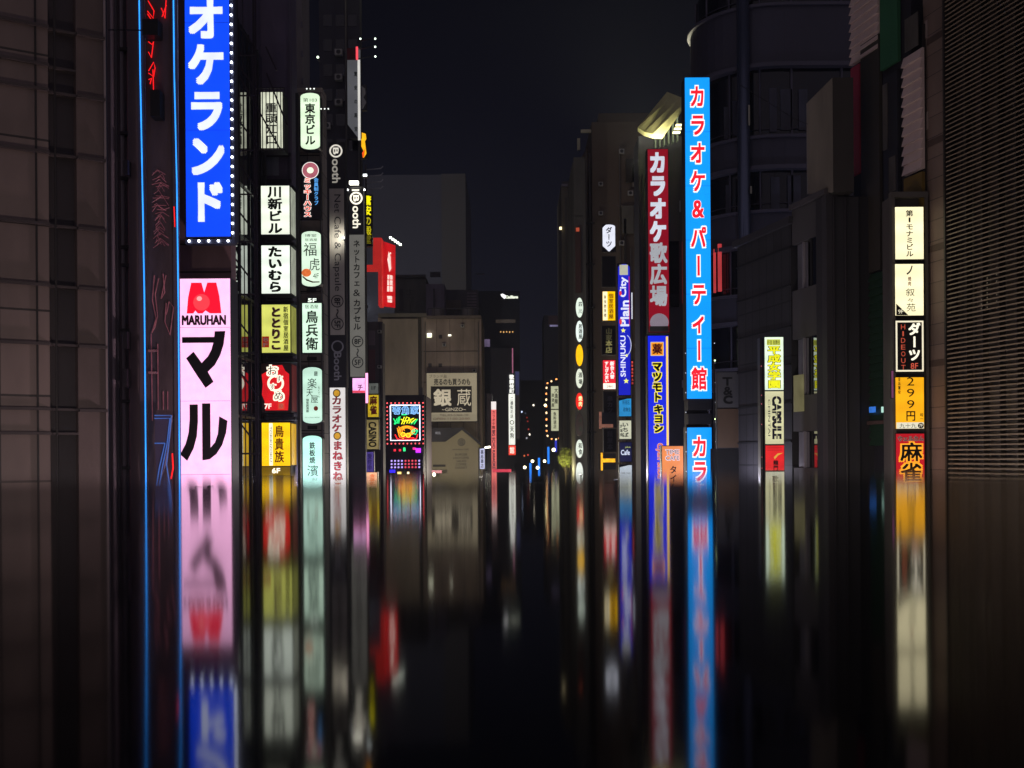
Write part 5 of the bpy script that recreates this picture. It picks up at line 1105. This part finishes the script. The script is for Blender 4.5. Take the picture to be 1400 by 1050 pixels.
# ================================================================== coloured panel building
W3 = Wall(1243, 36.0, STREET_R)
r = W3.root('panel_building', 'building with ribbed pale panels and dim green, red and mustard boards', 'building')
wall_box(W3, r, 'wall', 1166, 1246, 0.1, 3.0, 0, 26, matte('#24222a', 0.7))
def corr(px0, px1, ya, yb, m_, pitch=0.28, dep=0.10, name='ribbed_panel'):
    s0, s1 = sorted((W3.hit(px0)[0], W3.hit(px1)[0])); zt1 = zt(px0, ya, W3); zb1 = zt(px0, yb, W3)
    n_ = max(2, int((zt1-zb1)/pitch)); bm = bmesh.new(); h = (zt1-zb1)/n_
    for k in range(n_):
        z = zb1+k*h
        # saw-tooth siding: each board leans out at its foot
        vs = [bm.verts.new(q) for q in ((s0, dep, z), (s1, dep, z), (s1, 0.0, z+h), (s0, 0.0, z+h), (s0, -0.06, z), (s1, -0.06, z), (s0, -0.06, z+h), (s1, -0.06, z+h))]
        for f in ((0, 1, 2, 3), (4, 6, 7, 5), (0, 4, 5, 1), (3, 2, 7, 6), (0, 3, 6, 4), (1, 5, 7, 2)): bm.faces.new([vs[i] for i in f])
    for v in bm.verts: pass
    o = obj(name, bm, m_, r); return o
# local +y of this wall points to the street (outwards)
PALE = matte('#cdb8b0', 0.6, 0.15, 0.8, 0.05)
corr(1168, 1206, -120, 88, PALE); corr(1239, 1265, 78, 240, PALE)
corr(1168, 1222, 382, 610, matte('#26402f', 0.5, 0.2, 0.8, 0.05), 0.24); corr(1178, 1205, 672, 760, matte('#4a3a34', 0.6), 0.2)
for nm, a, b_, y0, y1, hx in (('red_board', 1168.5, 1180, 92, 240, '#a83048'), ('green_board', 1209, 1233, -60, 95, '#2c6040'), ('mustard_board', 1240, 1265, 244, 330, '#6a5420'), ('grey_board', 1182, 1207, 60, 375, '#39352f'), ('grey_board', 1169, 1181, 280, 386, '#4c463e'), ('window_board', 1213, 1232, 105, 370, '#2a2a30')):
    s0, s1 = sorted((W3.hit(a)[0], W3.hit(b_)[0])); bm = bmesh.new(); box(bm, s0, s1, -0.06, 0.05, zt(a, y1, W3), zt(a, y0, W3)); obj(nm, bm, matte(hx, 0.6, 0.15, 0.8, 0.05), r)
for a, b_, y0, y1 in ((1213, 1219, 115, 205), (1221, 1230, 215, 262), (1244, 1262, 25, 70)):
    s0, s1 = sorted((W3.hit(a)[0], W3.hit(b_)[0])); bm = bmesh.new(); box(bm, s0, s1, 0.053, 0.08, zt(a, y1, W3), zt(a, y0, W3)); obj('window', bm, matte('#5a5650', 0.3, 0.5, 2), r)
s0, s1 = sorted((W3.hit(1168)[0], W3.hit(1222)[0])); bm = bmesh.new(); z = zt(1200, 577, W3); box(bm, s0, s1, 0.103, 0.16, z-0.08, z+0.04); obj('beam', bm, matte('#5a4440'), r)
bm = bmesh.new(); s0 = W3.hit(1198)[0]; box(bm, s0-0.18, s0+0.18, 0.11, 0.14, zt(1198, 564, W3), zt(1198, 556, W3)); obj('blue_lamp', bm, glow('#3a7ce0', 0.7, 0.3, 9), r)
bm = bmesh.new(); s0 = W3.hit(1212)[0]; box(bm, s0-0.06, s0+0.06, 0.11, 0.14, zt(1212, 564, W3), zt(1212, 556, W3)); obj('white_lamp', bm, glow('#b8e8d8', 0.8, 0, 9), r)

# right-hand lightbox column
RG = 'column of lightboxes at the right'
BOXH = matte('#4a4442', 0.5, 0.2, 1.0, 0.1)
bm = bmesh.new(); F = Frame(1219, 1268, 269, 760, 35.2)
r = thing('sign_cabinet', 'tall grey-brown metal cabinet holding the right-hand column of lightboxes', 'cabinet', F.loc[:2] + (0,))
zz = F.loc[2]
bm = bmesh.new(); box(bm, F.x(1218.5), F.x(1268), 0.1, 0.75, 0, zz+F.z(269)); obj('casing', bm, BOXH, r)
bm = bmesh.new(); box(bm, F.x(1218.5), F.x(1223), -0.14, 0.097, 0, zz+F.z(271)); box(bm, F.x(1264.3), F.x(1268), -0.14, 0.097, 0, zz+F.z(271)); box(bm, F.x(1218), F.x(1268.5), -0.15, 0.097, zz+F.z(271)+0.003, zz+F.z(268)+0.1); obj('frame', bm, matte('#55504c', 0.45), r)
WM = glow('#fff3c4', 1.05, 0.12, 1.0, 0.5)
def rs(lb, y0, y1, face, lay, nm='cabinet_lightbox', dx=0):
    return sign(nm, lb, 1224.6+dx, y0, 1262.6+dx, y1, 35, 0.25, face, lay, group=RG, margin=0.3, house=matte('#1c1a18', 0.5))
rs('warm white lightbox with a vertical black building name, top of the right column', 283, 354, WM, [('v', ink('#241c10'), '第1モナミビル', 1243.5, 287, 351.5, 10.5, 0.0)])
rs('warm white lightbox with green brush kanji and a cut dark corner marked 9', 361, 431, WM, [('v', ink('#38404c'), 'ノ', 1244, 361, 377, 12, 0.0), ('v', ink('#b03020'), '焼肉', 1243.5, 378, 391, 4.8, 0.0), ('h', ink('#204a2c'), '叙', 1238, 394.5, 1250, 405, -0.005), ('h', ink('#204a2c'), '々', 1240, 408, 1248, 413, -0.005), ('h', ink('#204a2c'), '苑', 1238.5, 415, 1251, 426, -0.005),
      ('polys', matte('#201c18'), [[(1224.4, 415), (1241, 431.2), (1224.4, 431.2)]]), ('h', glow('#f0e8c8', 0.9, 0), '9F', 1227, 423.5, 1234, 429, -0.005)])
rs('black lightbox with white katakana and thin red capitals in a white frame', 438.5, 508, glow('#120f0d', 0.3, 0), [('frame', glow('#ece2c4', 0.95, 0.1), 1224.6, 438.5, 1262.6, 508, 2.2), ('v', glow('#f6efd8', 1.0, 0), 'ダーツ', 1250, 441, 494, 17, 0.035), ('v', glow('#c0503a', 0.8, 0), 'HIDEOUT', 1234.5, 442.5, 507, 8, -0.006), ('h', glow('#d85a44', 0.8, 0), '8F', 1244.5, 496.5, 1254.5, 504.5, 0.0)])
rs('amber lightbox with a vertical yen price and a white strip at its foot', 516, 586, glow('#f2aa14', 0.95, 0.12, 1.0, 0.5), [('v', ink('#2a1c0c'), '299円', 1245, 514, 576, 14, 0.02), ('v', ink('#3a2810'), '全品驚安', 1229.5, 515.5, 539, 3.6, 0.02), ('v', ink('#3a2810'), '均一', 1259.5, 564.5, 575.5, 4.6, 0.0), ('rect', glow('#d8d4bc', 0.9, 0), 1225, 577.5, 1262.4, 586),
      ('h', ink('#302818'), '九十九', 1229, 579, 1252, 585.3, 0.0), ('disc', ink('#241c14'), 1258, 582, 4, 3.8), ('h', glow('#e8e0c8', 0.9, 0), '7F', 1255.5, 579.8, 1260.5, 584.2, 0.0)], dx=0.6)
rs('red lightbox with gold-edged black kanji under small white katakana', 593, 665, glow('#b81422', 0.8, 0.12, 1.0), [('h', ink('#e8d8d0'), 'ウェルカム', 1228, 596, 1263, 603, 0.06), ('h', ink('#3a0c10'), 'ウェルカム', 1228.3, 596.2, 1262.7, 602.7, 0.0), ('v', glow('#f6a428', 0.95, 0), '麻雀', 1245.5, 604, 659, 31, 0.085), ('v', ink('#140a08'), '麻雀', 1245.5, 604, 659, 30.5, 0.02)], dx=1.2)
rs('white lightbox at the very foot of the right column', 672, 755, glow('#e8dcc0', 0.9, 0.15), [('v', ink('#302820'), '総合受付', 1245, 675, 750, 12, 0.0)], dx=1.8)
sign('neon_edge_light', 'dim violet vertical tube at the left edge of the right sign cabinet', 1219.5, 507, 1221.5, 544, 34.7, 0.08, glow('#8a4a74', 0.6, 0.3, 3), cat='light', margin=0)

# stone pilaster
W4 = Wall(1266, 35.4, STREET_R)
r = W4.root('stone_pilaster', 'dim brown stone pilaster between the lit sign column and the louvred wall', 'pilaster')
wall_box(W4, r, 'shaft', 1266, 1294.5, 0.0, 1.0, 0, 26, tiled('#78655a', '#463a34', 1.4, 0.62, 0.7, 0.012, 0.1, 0.0))
for a in (38, 182, 330, 490):
    wall_box(W4, r, 'darker_course', 1272, 1294, -0.02, -0.003, zt(1293, a+9, W4), zt(1293, a, W4), matte('#4c3c34', 0.7))
for a in (26, 152):
    wall_box(W4, r, 'pale_inset', 1269, 1273, -0.025, -0.003, zt(1270, a+24, W4), zt(1270, a, W4), matte('#8f8078', 0.6))
wall_box(W4, r, 'drainpipe', 1268.2, 1270.2, -0.09, -0.028, 0, 19, matte('#2c2624', 0.5))

# louvred wall
W5 = Wall(1296, 34.2, STREET_R)
r = W5.root('louvred_building', 'dark wall of close horizontal louvre slats filling the right edge', 'building')
sA, sB = W5.hit(1296)[0], -16.0
bm = bmesh.new(); box(bm, sB, sA, -0.9, -0.35, 0, 24); obj('back_wall', bm, tiled('#3a332c', '#1c1816', 0.62, 1.0, 0.5, 0.06, 0.4, 0.0), r)
bm = bmesh.new(); PIT = 0.1335
for k in range(int(22/PIT)):
    z = 0.8+k*PIT
    vs = [bm.verts.new(q) for q in ((sB, 0.0, z), (sA, 0.0, z), (sA, 0.0, z+0.038), (sB, 0.0, z+0.038), (sB, -0.10, z+0.045), (sA, -0.10, z+0.045), (sA, -0.10, z+0.065), (sB, -0.10, z+0.065))]
    for f in ((0, 1, 2, 3), (4, 7, 6, 5), (3, 2, 6, 7), (0, 4, 5, 1), (0, 3, 7, 4), (1, 5, 6, 2)): bm.faces.new([vs[i] for i in f])
obj('louvre_slats', bm, matte('#8a7a66', 0.5, 0.25, 0.5, 0.05), r)
for s_ in [sA-0.03-k*0.75 for k in range(22)]:
    bm = bmesh.new(); box(bm, s_-0.03, s_+0.03, -0.3, -0.11, 0, 24); obj('louvre_post', bm, matte('#2a2420', 0.6), r)
bm = bmesh.new(); box(bm, sA+0.003, sA+0.08, -0.9, 0.04, 0, 24); obj('end_trim', bm, matte('#2c2622', 0.6), r)
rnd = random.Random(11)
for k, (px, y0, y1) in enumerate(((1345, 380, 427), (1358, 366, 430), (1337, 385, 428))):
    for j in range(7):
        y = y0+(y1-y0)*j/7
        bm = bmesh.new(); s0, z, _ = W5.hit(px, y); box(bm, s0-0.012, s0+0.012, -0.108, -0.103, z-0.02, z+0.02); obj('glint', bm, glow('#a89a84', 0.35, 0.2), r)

AC = matte('#8d8c88', 0.6, 0.3, 2.0, 0.05)
def clutter(bname, D, spots, conduits=()):
    b = bpy.data.objects[bname]
    for px, py, wpx, hpx in spots:
        q0 = P(px, py+hpx, D); q1 = P(px+wpx, py, D)
        bm = bmesh.new(); box(bm, q0.x-b.location.x, q1.x-b.location.x, -0.45, -0.05, q0.z, q1.z); u = obj('air_conditioner', bm, AC, b)
        bm = bmesh.new(); cx_ = (q0.x+q1.x)/2-b.location.x; cz_ = (q0.z+q1.z)/2; rr_ = (q1.z-q0.z)*0.38
        plate(bm, [(cx_+rr_*math.cos(i*PI/8), cz_+rr_*math.sin(i*PI/8)) for i in range(16)], -0.455); obj('fan_grille', bm, matte('#1c1c1e', 0.5), u)
    for px, ya, yb in conduits:
        q0 = P(px, yb, D); q1 = P(px, ya, D)
        bm = bmesh.new(); cyl(bm, q0.x-b.location.x, -0.12, max(0, q0.z), q1.z, 0.05, 8); obj('conduit', bm, matte('#55524e', 0.5), b)
clutter('brown_tower', 120, ((858, 262, 7, 6), (872, 262, 7, 6), (846, 330, 7, 6), (873, 330, 7, 6), (846, 205, 7, 6), (868, 395, 7, 6), (868, 470, 7, 6), (818, 250, 6, 5), (818, 290, 6, 5)), ((850, 200, 640), (864, 340, 640)))
clutter('dark_tower', 74, ((459, 70, 10, 8), (459, 104, 10, 8), (459, 138, 10, 8), (444, 170, 9, 8)), ((474, -20, 200), (492, 90, 300)))
clutter('concrete_building', 130, ((524, 487, 5, 4), (524, 530, 5, 4), (605, 470, 5, 4), (646, 505, 5, 4), (630, 444, 5, 4)), ((655, 440, 600), (582, 440, 510)))
clutter('tiled_block', 52.6, ((403, 206, 7, 5), (403, 293, 7, 5), (403, 392, 7, 5), (403, 486, 7, 5)), ((408.5, 125, 660), (442, 200, 660)))
clutter('corner_building', 79.5, ((517, 452, 5, 4), (517, 500, 5, 4)), ((502, 445, 530),))

# ================================================================== added lamps to brighten the fronts (unseen, lower than the viewer)
LAMPG = 'added unseen lamps along the near pavements'
lamps = [(-7.0, 17.0, 4.8, 600, '#fff0e8'), (-5.2, 27.5, 4.9, 650, '#ffe0ec'), (-4.6, 36, 4.9, 300, '#e6deff'), (-8.5, 49.6, 4.3, 420, '#e8e0ff'), (-10, 57, 4.9, 420, '#f0e6f4'), (-9, 104, 4.8, 4500, '#fff2dc'),
         (9.2, 27.5, 5.0, 350, '#fff0dc'), (8.0, 33.5, 4.9, 200, '#ffeee0'), (7.6, 43, 4.9, 330, '#ece8ff'), (11.6, 52, 4.9, 900, '#dfe0ff'), (6.4, 72, 4.9, 350, '#eeeaff'), (6, 102, 4.8, 1300, '#fff2e0'), (-2.5, 96, 4.8, 2300, '#fff0dc')]
where = ['beside the panelled building', 'in front of the blue neon lines', 'below the blue sign with bulbs', 'below the stacked square lightboxes', 'below the white karaoke strip', 'in front of the concrete building',
         'in front of the louvred wall', 'below the right sign cabinet', 'below the yellow kanji pylon', 'below the cyan signs', 'below the red karaoke sign', 'below the oval lightboxes', 'before the gabled shop']
for (x, y, z, e, hx), wh in zip(lamps, where):
    r = thing('added_post_lamp', 'added unseen lamp standing ' + wh, 'street lamp', (x, y, 0), 0, LAMPG)
    bm = bmesh.new(); cyl(bm, 0, 0, 0, z-0.3, 0.07, 10, 0.05); cyl(bm, 0, 0, 0, 0.4, 0.12, 10); obj('pole', bm, METAL(), r)
    bm = bmesh.new(); cyl(bm, 0, 0, z-0.3, z-0.24, 0.16, 12); obj('collar', bm, METAL(), r)
    ld = bpy.data.lights.new('added_fill_light', 'POINT'); ld.energy = e; ld.color = lin(hx)[:3]; ld.shadow_soft_size = 0.22
    lo = bpy.data.objects.new('added_fill_lamp', ld); COL.objects.link(lo); lo.parent = r; lo.location = (0, 0, z)

r = thing('added_roof_floodlight', 'small added floodlight hidden behind the stepped rooftop houses', 'floodlight', (-20, 160, 26.3), 0)  # added out of sight to brighten the windowless tower
bm = bmesh.new(); box(bm, -0.5, 0.5, -0.12, 0.0, 0.3, 0.8); obj('lamp_body', bm, METAL(), r)
bm = bmesh.new(); cyl(bm, 0, -0.05, 0, 0.3, 0.05, 8); obj('stand', bm, METAL(), r)
ld = bpy.data.lights.new('added_flood', 'AREA'); ld.energy = 8000; ld.size = 0.9; ld.color = (0.95, 0.95, 1.0)
lo = bpy.data.objects.new('added_flood', ld); COL.objects.link(lo); lo.parent = r; lo.location = (0, 0.02, 0.55); lo.rotation_euler = (math.radians(105), 0, 0)

# ================================================================== night haze
bm = bmesh.new(); box(bm, -70, 70, -8, 330, -1.0, 60)
hz = obj('haze', bm, bpy.data.materials.new('night_haze')); hz['kind'] = 'stuff'
m = hz.data.materials[0]; m.use_nodes = True; t = m.node_tree; t.nodes.clear()
o_ = t.nodes.new('ShaderNodeOutputMaterial'); v_ = t.nodes.new('ShaderNodeVolumePrincipled')
v_.inputs['Color'].default_value = (0.78, 0.84, 1.0, 1); v_.inputs['Density'].default_value = HAZE; v_.inputs['Anisotropy'].default_value = 0.35
t.links.new(v_.outputs[0], o_.inputs['Volume'])
SC.cycles.volume_bounces = 0
SC.cycles.volume_step_rate = 10
